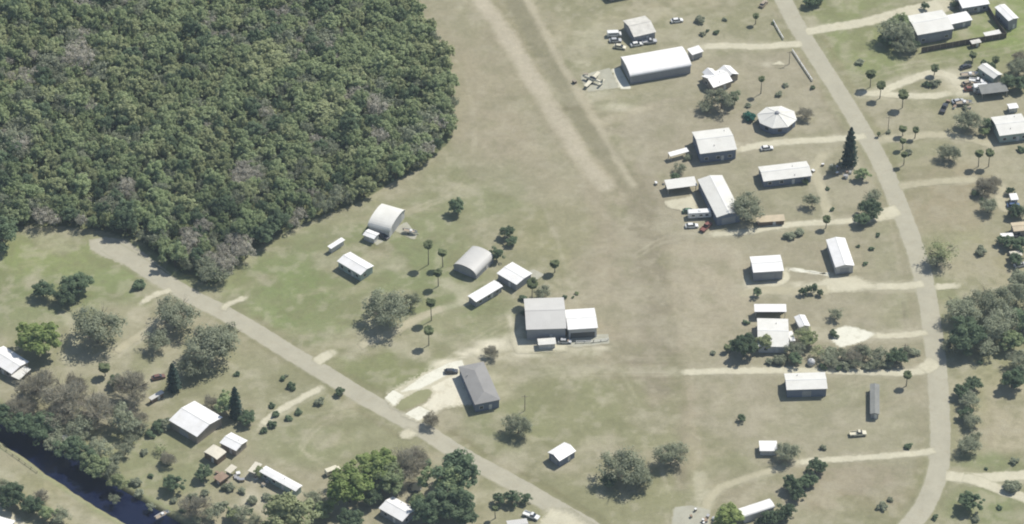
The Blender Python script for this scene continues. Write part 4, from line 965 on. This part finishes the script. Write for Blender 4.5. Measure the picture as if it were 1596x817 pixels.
def crown_mesh(name, mat, P, Nn, Sh, size, aspect=1.0):
    V = quads(P, Nn, size, aspect); Qs = np.arange(len(V)).reshape(-1, 4)
    return np_mesh(name, V, Qs, mat, attrs={'shade': Sh})
def trunk_mb(h, r, spread, nl=5, twigs=0):
    mb = MB(); k = h*.45
    mb.tube([(0,0,-.1),(.05*h*.2,0,k*.5),(0,.03*h,k),(0.02*h,0,h*.75)], [r,r*.8,r*.65,r*.25], 7)
    for i in range(nl):
        a = 2*math.pi*i/nl+rnd.random(); z0 = k*(.7+.5*rnd.random()); L = spread*(.6+.3*rnd.random())
        p1 = (math.cos(a)*L*.5, math.sin(a)*L*.5, z0+(h-z0)*.35); p2 = (math.cos(a+.2)*L, math.sin(a+.2)*L, z0+(h-z0)*(.55+.3*rnd.random()))
        mb.tube([(0,0,z0),p1,p2], [r*.45,r*.3,r*.1], 5)
        for j in range(twigs):
            b = a+rnd.uniform(-.8,.8); s_ = rnd.uniform(.3,.8); q0 = Vector(p1)*(1-s_)+Vector(p2)*s_
            q1 = q0+Vector((math.cos(b), math.sin(b), rnd.uniform(.2,.9)))*spread*rnd.uniform(.25,.45); mb.tube([q0, q1], [r*.14, r*.04], 4)
    return mb
PROTO = {}
def proto(key, n, gen):
    PROTO[key] = []
    for i in range(n): PROTO[key].append(gen(i))
def bare(me_name, mb, mat):
    me = bpy.data.meshes.new(me_name); me.from_pydata(mb.v, [], mb.f); me.update(); me.materials.append(mat); return me
# unit trees: crown radius 1, scaled on placing; returns (crown mesh, trunk mesh, centre height in radii)
def g_broad(mk, ncl=52, ncp=84, rz=.75, cz=.85, size=.046, cr=.25, irr=.28):
    def f(i):
        P, Nn, Sh = clump_points(ncl, ncp, 1.0, rz, cz, cr, irr=irr)
        return crown_mesh('crown', LF[mk], P, Nn, Sh, size), bare('trunk', trunk_mb(cz+rz*.6, .07, .8), M['bark']), cz
    return f
def g_sparse(mk, ncl=50, ncp=42, size=.035, cz=.75, aspect=1.0, twig=6, rz=.6):
    def f(i):
        P, Nn, Sh = clump_points(ncl, ncp, 1.0, rz, cz, .26, irr=.3)
        return crown_mesh('crown', LF[mk], P, Nn, Sh, size, aspect), bare('trunk', trunk_mb(cz+rz*.7, .06, .95, 7, twig), M['bark']), cz
    return f
def g_twig(mk):
    def f(i):
        P, Nn, Sh = clump_points(46, 60, 1.0, .62, .75, .28, irr=.3)
        out = P-np.array([0, 0, .35]); out /= np.linalg.norm(out, axis=1)[:, None]
        a = out+.5*nrs.randn(*out.shape); a /= np.linalg.norm(a, axis=1)[:, None]; b = np.cross(a, nrs.randn(*a.shape)); b /= np.linalg.norm(b, axis=1)[:, None]
        l = (.07+.09*nrs.rand(len(P)))[:, None]; w_ = .010
        V = np.stack([P-a*l-b*w_*1.4, P-a*l+b*w_*1.4, P+a*l+b*w_*.5, P+a*l-b*w_*.5], 1).reshape(-1, 3)
        return np_mesh('crown', V, np.arange(len(V)).reshape(-1, 4), LF[mk], attrs={'shade': Sh}), bare('trunk', trunk_mb(1.35, .06, 1.0, 8, 8), M['bark']), .75
    return f
def g_cone(mk, slim=1.0):
    def f(i):
        n = 2600; hgt = 5.2*slim; z = nrs.rand(n)**1.15; az = nrs.rand(n)*6.283
        tier = .82+.3*np.sin(z*46+az*2); rr = (1-z)**.55*tier*(.55+.5*nrs.rand(n)); P = np.stack([rr*np.cos(az), rr*np.sin(az), .25+z*hgt], 1)
        Nn = np.stack([np.cos(az), np.sin(az), .6+0*az], 1)+.5*nrs.randn(n, 3)
        return crown_mesh('crown', LF[mk], P, Nn, nrs.rand(n), .085), bare('trunk', MB().tube([(0,0,-.1),(0,0,hgt*.9)], [.16,.03], 7), M['bark']), hgt*.45
    return f
def g_shrub(mk):
    def f(i):
        P, Nn, Sh = clump_points(16, 60, .95, .6, .5, .38, flat=.3)
        P[:, 2] = np.maximum(P[:, 2], .02)
        return crown_mesh('foliage', LF[mk], P, Nn, Sh, .10), bare('stem', trunk_mb(.6, .05, .4, 4), M['bark']), .5
    return f
def g_palm(i):
    """unit crown radius 1 centred on z=0; the trunk is built per height"""
    Vs = []; Fs = []; Sh = []; nf = 34
    for k in range(nf):
        az = 2*math.pi*k/nf*2.618+rnd.random()*.3; up = 1.2-1.9*(k/nf)+rnd.uniform(-.15,.15); d = Vector((math.cos(az), math.sin(az), 0)); sd_ = Vector((-d.y, d.x, 0)); p = Vector((0,0,0)); prev = None; an = up
        for s_ in range(6):
            wd = .07+.27*math.sin(math.pi*min(1, (s_+.3)/5.4)); dr_ = Vector((0,0,-.08*wd))
            row = [p-sd_*wd+Vector((0,0,-wd*.45)), p, p+sd_*wd+Vector((0,0,-wd*.45))]; n0 = len(Vs); Vs += [tuple(q) for q in row]
            if prev is not None:
                Fs += [(prev, prev+1, n0+1, n0), (prev+1, prev+2, n0+2, n0+1)]; Sh += [rnd.random()]*2
            prev = n0; p = p+(d*math.cos(an)+Vector((0,0,1))*math.sin(an))*.22; an -= .32
    return np_mesh('crown', np.array(Vs), np.array(Fs), LF['palm'], attrs={'shade': np.array(Sh)}), None, 0
proto('mid', 4, g_broad('mid')); proto('bright', 3, g_broad('bright', 70, 95, .75, .82, .042, .22)); proto('dark', 4, g_broad('dark'))
proto('olive', 2, g_broad('olive')); proto('grey', 4, g_sparse('grey')); proto('pale', 2, g_sparse('pale', 46, 34, .03)); proto('brown', 3, g_twig('brown'))
proto('thin', 3, g_sparse('olive', 40, 26, .032)); proto('cone', 2, g_cone('blue')); proto('shrub', 3, g_shrub('mid')); proto('dshrub', 3, g_shrub('dark')); proto('gshrub', 3, g_shrub('grey'))
proto('teal', 1, g_shrub('teal')); proto('palm', 3, g_palm)
proto('oak', 3, g_broad('dark', 80, 95, .7, .78, .038, .2)); proto('greyoak', 3, g_sparse('grey', 80, 60, .028, .72, 1.0, 8))
KN = {'mid':('broadleaf_tree','mid-green leafy tree','tree'),'bright':('broadleaf_tree','bright yellow-green round tree','tree'),'dark':('dark_tree','dark green tree','tree'),
 'olive':('broadleaf_tree','olive green tree','tree'),'grey':('grey_tree','grey-green open tree','tree'),'pale':('bare_tree','pale bare tree','tree'),'brown':('bare_tree','leafless tree','tree'),
 'thin':('thin_tree','thin see-through olive tree','tree'),'cone':('conifer','tall dark conifer','tree'),'shrub':('shrub','small green bush','bush'),'dshrub':('shrub','small dark bush','bush'),
 'gshrub':('shrub','grey-green bush','bush'),'teal':('shrub','round teal-green bush','bush'),'palm':('palm_tree','slim palm','palm'),'oak':('oak_tree','big dark spreading oak','tree'),'greyoak':('oak_tree','big grey spreading oak','tree')}
TREES = []
def place(kind, x, y, r, hs=1.0, label=None, group=None, rz=None):
    cm, tm, cz = rnd.choice(PROTO[kind]); nm, words, cat = KN[kind]
    e = empty(nm, (x, y, 0), rnd.random()*6.28 if rz is None else rz, label, cat, group)
    if kind == 'palm':
        Ht = hs; o = bpy.data.objects.new('crown', cm); col.objects.link(o); o.parent = e; o.location = (.15, 0, Ht); o.scale = (r, r, r)
        MB().tube([(0,0,-.1),(.1,.05,Ht*.5),(.15,0,Ht)], [.2,.14,.13], 6).build('trunk', M['palmbark'], e)
    else:
        sh = 'foliage' if cat == 'bush' else 'crown'
        o = bpy.data.objects.new(sh, cm); col.objects.link(o); o.parent = e; o.scale = (r, r, r*hs)
        o = bpy.data.objects.new('stem' if cat == 'bush' else 'trunk', tm); col.objects.link(o); o.parent = e; o.scale = (r, r, r*hs)
    return e
def T(kind, cx, cy, rp, hs=1.0):
    """a tree whose crown shows centred at photo point (cx,cy) with radius rp photo pixels"""
    r = rp*.222*{'grey':.88,'greyoak':.88,'oak':.9,'brown':.9,'dark':.9,'dshrub':.8, 'palm':1.22,'gshrub':.85,'shrub':.85}.get(kind, 1)
    if kind == 'palm': z = hs
    else: z = PROTO[kind][0][2]*r*hs
    p = G(cx, cy, z); bp = proj(p.x, p.y, 0)
    e = place(kind, p.x, p.y, r, hs)
    TREES.append((e, kind, rp, float(bp[0]), float(bp[1])))
for a_ in [
 # left and lower left
 ('dark',2,362,30),('dark',67,452,18),('dark',120,444,24),('dark',102,462,18),('dshrub',217,443,14),('bright',62,527,34),('greyoak',150,512,44),('greyoak',272,492,38),('greyoak',322,540,46),('grey',245,530,24),('greyoak',352,522,26),('grey',300,572,26),
 ('palm',163,572,8,4),('dark',180,594,12),('brown',105,622,38),('brown',60,603,34),('brown',150,640,34),('grey',190,652,30),('brown',205,603,30),('brown',30,640,26),('grey',125,660,26),('brown',215,655,18),('brown',90,650,28),('pale',35,622,18),
 ('dark',5,650,22),('dark',35,662,22),('dark',62,676,20),('grey',85,690,20),('dark',108,700,22),('dark',135,712,20),('grey',120,682,18),('grey',155,700,22),('mid',148,728,20),('grey',168,735,20),('dark',70,660,22),('olive',185,752,14),('grey',178,720,16),('grey',195,700,16),('grey',95,668,22),
 ('dark',20,772,22),('dark',48,788,18),('grey',8,760,16),('grey',95,805,18),('brown',62,775,14),('mid',75,800,13),
 ('cone',270,590,12,.8),('cone',367,630,12,.9),('mid',350,628,16,1.2),('dark',386,652,14),('brown',330,628,14),('gshrub',292,650,12),('dshrub',247,664,13),('gshrub',262,660,12),('dshrub',234,676,9),('oak',270,755,17),('oak',318,737,15),
 ('dshrub',235,741,6),('gshrub',210,752,10),('dshrub',370,583,6),('gshrub',262,716,10),('brown',262,716,14),('grey',178,778,10),
 ('dshrub',424,632,7),('dshrub',430,645,8),('dshrub',424,662,9),('dshrub',412,671,7),('dshrub',450,651,7),('dshrub',465,642,8),('dshrub',440,590,6),('dshrub',455,601,9),('gshrub',498,625,9),('dark',529,610,8),('gshrub',446,585,4),
 ('olive',405,735,10),('grey',375,800,18),('dshrub',389,797,7),('gshrub',415,775,8),('brown',305,790,22),('grey',330,800,16),('gshrub',355,760,10),
 ('gshrub',300,775,9),('gshrub',318,768,7),('gshrub',345,788,11),('olive',362,802,12),('gshrub',392,780,9),('grey',398,812,13),('gshrub',425,796,8),('gshrub',236,790,8),('gshrub',218,768,8),('grey',204,685,13),('grey',222,668,12),('brown',118,600,20),('gshrub',378,765,7),('gshrub',305,812,9),('dshrub',285,795,6),('gshrub',270,780,6),('thin',250,700,10),('gshrub',225,705,7),
 # the oaks at the bottom
 ('bright',544,760,34),('bright',588,726,32),('mid',606,748,26),('olive',450,802,36),('grey',490,776,17),('mid',505,795,14),('oak',545,812,22),('brown',632,728,32),('brown',650,712,18),('dshrub',665,722,9),
 ('dark',712,738,36),('mid',690,752,28),('oak',700,785,36),('oak',668,795,28),('mid',652,783,14),('oak',725,800,24),('dark',580,775,16),
 ('dark',778,778,11),('dark',798,776,13),('dark',818,777,10),('palm',772,792,4,4.5),('brown',672,655,15),
 # middle
 ('oak',712,322,15,1.3),('dark',790,362,12,1.2),('dark',774,397,12,1.2),('dark',798,376,10),
 ('palm',667,380,7,9.4),('palm',690,393,6.5,6.6),('palm',683,424,6.5,6.3),('palm',672,471,7,8.2),('palm',668,515,7,6.6),
 ('greyoak',608,482,40),('grey',640,470,20),('grey',590,470,16),
 ('palm',829,441,8,8.5),('grey',845,455,17),('dshrub',815,464,9),('palm',865,410,7,4.2),('dshrub',817,487,7),('brown',766,549,13),('dshrub',880,463,5),('shrub',899,457,4),('dshrub',893,463,3),
 ('greyoak',808,663,24),('greyoak',975,728,38),('dark',950,750,13),('greyoak',1046,710,27),('dark',1156,652,7),('greyoak',1000,745,22),
 # right half, upper
 ('grey',1125,155,28),('dark',1142,153,14),('grey',1100,165,16),('palm',1187,122,5,7),('gshrub',1165,164,6),('gshrub',1225,133,6),('gshrub',1214,146,7),('teal',1168,181,11),('brown',1255,178,15),
 ('grey',1060,262,12),('dark',1052,275,8),('gshrub',1072,246,8),('dshrub',1103,48,4),('dshrub',1116,50,7),('gshrub',1096,53,6),('palm',1178,24,5,4),('gshrub',1092,30,10),('dshrub',1205,36,4),('dshrub',1267,136,6),('gshrub',1130,30,5),
 ('greyoak',1162,325,32),('cone',1325,232,14,.98),('mid',1345,272,12),('grey',1298,262,9),('gshrub',1312,256,8),('grey',1266,313,15,1.25),('shrub',1257,285,4),('dshrub',1290,294,5),('palm',1288,341,6,4.2),('dark',1358,325,19),('grey',1360,308,18),('dark',1345,342,14),
 ('dshrub',1368,366,5),('dshrub',1358,387,6),('dshrub',1349,411,5),('dshrub',1338,384,4),('dshrub',1297,326,5),('gshrub',1230,368,10),('gshrub',1245,362,9),('dark',1255,282,6),
 ('dark',1251,455,7,1.2),('dark',1259,452,6,1.3),('dark',1268,450,7,1.6),('dark',1278,456,6,1.2),('dark',1180,456,8,1.2),('dshrub',1163,502,6),('grey',1304,490,14),('dshrub',1300,520,9),
 ('oak',1160,540,24),('olive',1190,535,14),('dark',1146,536,10),('palm',1134,541,5,2.2),('gshrub',1111,550,5),('grey',1240,545,18),('olive',1262,528,15),('thin',1250,522,16),('dark',1240,560,12),
 ('gshrub',1214,560,12),('gshrub',1200,562,8),
 ('grey',1290,557,16),('grey',1312,552,15),('brown',1330,556,15),('grey',1350,550,17),('grey',1372,553,16),('brown',1340,545,14),('dshrub',1283,571,8),('dshrub',1307,572,8),('dark',1398,555,16),('grey',1412,548,12),('grey',1300,566,11),('gshrub',1320,570,10),('grey',1335,566,12),('gshrub',1352,570,10),('grey',1366,566,12),('gshrub',1384,568,10),('gshrub',1425,548,9),('thin',1275,548,14),('gshrub',1295,545,9),
 ('palm',1414,584,6,5),('dshrub',1413,475,0) ,
 ('greyoak',1225,706,22),('oak',1272,728,16),('oak',1262,748,13),('oak',1234,754,17),('dark',1252,752,11),('dark',1242,772,12),('dark',1225,797,14),('bright',1136,806,21),('dark',1198,808,14),('dark',1212,806,12),('gshrub',1185,812,9),
 ('gshrub',1284,697,6),('gshrub',1375,790,9),('gshrub',1388,778,5),('dshrub',1415,695,8),
 # right edge
 ('oak',1512,783,19),('dshrub',1558,791,6),('dshrub',1458,806,6),('gshrub',1521,808,7),('gshrub',1581,717,8),('dshrub',1537,730,4),('gshrub',1575,757,14),
 ('dark',1498,610,14),('dark',1516,598,14),('greyoak',1512,625,18),('dark',1505,645,12),('greyoak',1515,655,16),('greyoak',1508,694,20),('grey',1520,680,12),('oak',1578,592,22),('grey',1590,562,24),('dshrub',1528,564,6),('dark',1590,578,14),
 ('greyoak',1500,482,32),('greyoak',1545,472,34),('grey',1585,460,28),('oak',1508,522,34),('greyoak',1560,508,36),('dark',1595,500,26),('grey',1535,540,24),('grey',1480,540,16),('grey',1590,440,22),('mid',1575,530,20),
 ('thin',1466,393,26),('grey',1460,405,20),('brown',1535,292,18),('dark',1520,302,7),('dark',1530,293,6),('dshrub',1530,310,5),('greyoak',1540,322,18),('gshrub',1528,390,11),('brown',1550,285,14),
 ('palm',1527,238,6.5,6.3),('palm',1543,238,6.5,6.3),('greyoak',1480,238,20),('greyoak',1510,188,25),('dark',1545,105,9),('dark',1534,100,8,1.4),('greyoak',1588,105,24),('dark',1572,128,16),('dark',1592,130,16),('brown',1590,90,16),
 ('palm',1517,85,6,3),('palm',1457,105,6.5,3.5),('palm',1552,92,6,3),('dshrub',1445,132,8),('gshrub',1458,129,10),('dshrub',1404,120,0),
 ('palm',1358,114,8,6.4),('palm',1373,132,7,6.2),('palm',1408,147,8,6.2),('gshrub',1341,97,8),('palm',1408,200,6,3.5),('palm',1427,202,5,4),('palm',1408,219,5,4),('gshrub',1415,237,7),('palm',1410,240,5,5),('gshrub',1385,205,5),('palm',1369,208,3,1.5),
 ('greyoak',1398,50,32),('mid',1402,38,20),('oak',1425,70,14),('greyoak',1410,72,20),('oak',1382,62,17),('dark',1442,10,8),('dark',1488,7,8),('dark',1540,193,12),('mid',1535,205,8),('dshrub',1592,233,9),
 ('oak',1583,330,15),('oak',1572,378,14),('oak',1590,382,16),('dark',1574,298,8),('dark',1583,405,12),('dark',1562,375,10),('grey',1590,330,14),('gshrub',1590,430,14),
 ('gshrub',1505,168,6),('brown',1320,600,0),('dark',1262,4,12),('dark',1275,-2,12),
]:
    if a_[3] > 0: T(*a_)
# names that single each tree out: kind, size, nearest landmark, side, rank of nearness
LM += [(235,405,'the dead end of the left road'),(560,612,'the mid stretch of the left road'),(120,770,'the canal'),(1325,262,'the tallest conifer'),(1455,470,'the right road below its bend'),(1535,745,'the forked sand drives'),(1340,575,'the long straight sand track'),(1512,128,'the cluttered yard'),(1410,148,'the looped drive'),(1240,70,'the hangar drive mouth'),(650,470,'the row of palms'),(940,640,'the wide end of the airstrip'),(150,560,'the faint left track'),(90,640,'the thicket above the canal')]
from collections import defaultdict
grp = defaultdict(list)
for (e, kind, rp, bx, by) in TREES:
    d, lx, ly, nm = min(((math.hypot(bx-x_, (by-y_)/.64), x_, y_, n_) for x_, y_, n_ in LM))
    dx, dy = bx-lx, (by-ly)/.64
    side = ('right of' if dx > 0 else 'left of') if abs(dx) > abs(dy) else ('below' if dy > 0 else 'above')
    grp[(KN[kind][1], side, nm)].append((d, e))
ORD = ['', 'second closest ', 'third closest ', 'fourth closest ', 'fifth closest ', 'sixth closest ', 'seventh closest ', 'eighth closest ', 'ninth closest ', 'tenth closest ', 'eleventh closest ', 'twelfth closest ', 'thirteenth closest ', 'fourteenth closest ']
for (wd, side, nm), L_ in grp.items():
    L_.sort(key=lambda q: q[0])
    for i, (d, e) in enumerate(L_):
        pre = ('closest ' if len(L_) > 1 else '') if i == 0 else ORD[min(i, 13)]
        e['label'] = pre + wd + ' ' + side + ' ' + nm; e['group'] = 'trees and bushes scattered over the plots'

# ---------------------------------------------------------------- the wood
pts = []; PXY = []
FB = np.array(FORESTW); lo = FB.min(0); hi = FB.max(0)
cand = lo+(hi-lo)*nrs.rand(60000, 2)
ok = inpoly(cand[:, 0], cand[:, 1], FORESTW); cand = cand[ok]
grid = {}
for x_, y_ in cand:
    g = (int(x_//4), int(y_//4)); md = 3.3
    if any((x_-a)**2+(y_-b)**2 < md*md for i in (-1,0,1) for j in (-1,0,1) for a, b in grid.get((g[0]+i, g[1]+j), ())): continue
    grid.setdefault(g, []).append((x_, y_)); pts.append((x_, y_))
inview = []; rest = []
for x_, y_ in pts:
    a, b_ = proj(x_, y_, 5)
    (inview if (-25 < a < 740 and -20 < b_ < 480) else rest).append((x_, y_, a, b_))
inview.sort(key=lambda q: -q[3])
near, far = inview[:295], inview[295:]+[q for q in rest if -160 < q[2] < 800 and q[3] > -200]
KW = {'mid':'green leafy tree packed into the canopy of the dense wood','olive':'olive yellow-green tree packed into the canopy of the dense wood','dark':'dark green tree packed into the canopy of the dense wood','grey':'grey-green open-crowned tree packed into the canopy of the dense wood','pale':'pale bare-crowned tree packed into the canopy of the dense wood','bright':'fresh bright green tree packed into the canopy of the dense wood'}
SPOT = [(45,108,'pale',26),(120,85,'pale',30),(410,100,'olive',40),(200,285,'pale',22),(555,80,'mid',34),(590,95,'mid',30),(610,60,'mid',26),(505,100,'mid',24),(540,60,'mid',22),(520,165,'olive',22),(545,150,'pale',22),(35,205,'grey',24),(385,270,'pale',22),(350,400,'pale',34),(380,378,'pale',26),(325,415,'grey',24),(75,335,'pale',16),(300,378,'pale',18),(65,345,'grey',22)]
def wood_kind(a, b_):
    for sx, sy, k_, r_ in SPOT:
        if math.hypot(a-sx, (b_-sy)*1.2) < r_*.8: return k_, 1.25
    v = float(fbm(np.array([a*1.0]), np.array([b_*1.5]), .012, 1)[0])+rnd.uniform(-.22,.22)
    if v > .66: return 'olive', 1
    if v > .54: return 'mid', 1
    if v > .44: return rnd.choice(['mid','grey','mid','olive']), 1
    if v > .32: return rnd.choice(['grey','mid','dark']), 1
    return rnd.choice(['dark','grey','pale']), 1
for x_, y_, a, b_ in near:
    k_, sc = wood_kind(a, b_); r_ = rnd.choice((1.8, 2.3, 2.6, 3.0, 4.0))*rnd.uniform(.9, 1.1)*sc; hs = rnd.uniform(3.6, 4.9)/r_*(r_/2.8)**.4
    zx = 'left' if a < 235 else 'middle' if a < 470 else 'right'; zy = 'top' if b_ < 110 else 'upper' if b_ < 200 else 'central' if b_ < 285 else 'lowest'
    e = place(k_, x_, y_, r_, hs, KW[k_].replace(' packed into the canopy of the dense wood', f' in the {zy} {zx} part of the dense wood'), 'trees of the dense wood'); e.name = {'mid':'wood_tree','olive':'wood_tree','dark':'wood_tree','grey':'wood_tree','pale':'bare_tree','bright':'wood_tree'}[k_]
acc = defaultdict(list)
for x_, y_, a, b_ in far:
    k_, sc = wood_kind(a, b_); rr_ = rnd.choice((1.8, 2.3, 2.6, 3.0, 4.0))*rnd.uniform(.9, 1.1)*sc; acc[k_].append((x_, y_, rr_, rnd.uniform(3.6, 4.9)/rr_*(rr_/2.8)**.4, rnd.random()*6.28))
mats = []; VV = []; SS = []; MI = []
cache = {}
def leafarr(me):
    if me.name not in cache:
        v = np.empty(len(me.vertices)*3, np.float32); me.vertices.foreach_get('co', v); s = np.empty(len(me.polygons), np.float32); me.attributes['shade'].data.foreach_get('value', s); v = v.reshape(-1, 4, 3)[::2]; c4 = v.mean(1, keepdims=True); cache[me.name] = (c4+(v-c4)*1.38, s[::2])
    return cache[me.name]
for mi, (k_, L_) in enumerate(acc.items()):
    mats.append(LF[k_])
    for x_, y_, r_, hs, an in L_:
        v, s = leafarr(rnd.choice(PROTO[k_])[0]); c_, s_ = math.cos(an), math.sin(an)
        q = v.copy(); q[..., 0] = (v[..., 0]*c_-v[..., 1]*s_)*r_+x_; q[..., 1] = (v[..., 0]*s_+v[..., 1]*c_)*r_+y_; q[..., 2] = v[..., 2]*r_*hs
        VV.append(q.reshape(-1, 3)); SS.append(np.clip(s+rnd.uniform(-.3,.3), 0, 1)); MI.append(np.full(len(s), mi))
# undergrowth between the trunks
n = 60000; cu = lo+(hi-lo)*nrs.rand(n*2, 2); cu = cu[inpoly(cu[:, 0], cu[:, 1], FORESTW)][:n]
a, b_ = proj(cu[:, 0], cu[:, 1]); cu = cu[(a > -160) & (a < 760) & (b_ > -120)]
P = np.column_stack([cu, .3+4.2*nrs.rand(len(cu))]); mats.append(LF['mid'])
VV.append(quads(P, nrs.randn(len(P), 3)+np.array([0, 0, 1.2]), .45)); SS.append(nrs.rand(len(P))); MI.append(np.full(len(P), len(mats)-1))
V = np.vstack(VV); me = np_mesh('forest', V, np.arange(len(V)).reshape(-1, 4), None, attrs={'shade': np.concatenate(SS)})
for m__ in mats: me.materials.append(m__)
me.polygons.foreach_set('material_index', np.concatenate(MI).astype(np.int32))
fo = bpy.data.objects.new('forest', me); col.objects.link(fo)
tag(fo, 'mass of the dense wood and its undergrowth reaching past the top left corner', 'forest', kind='stuff')
print('trees', len(TREES), 'wood', len(near), 'far', len(far), 'objects', len(bpy.data.objects))
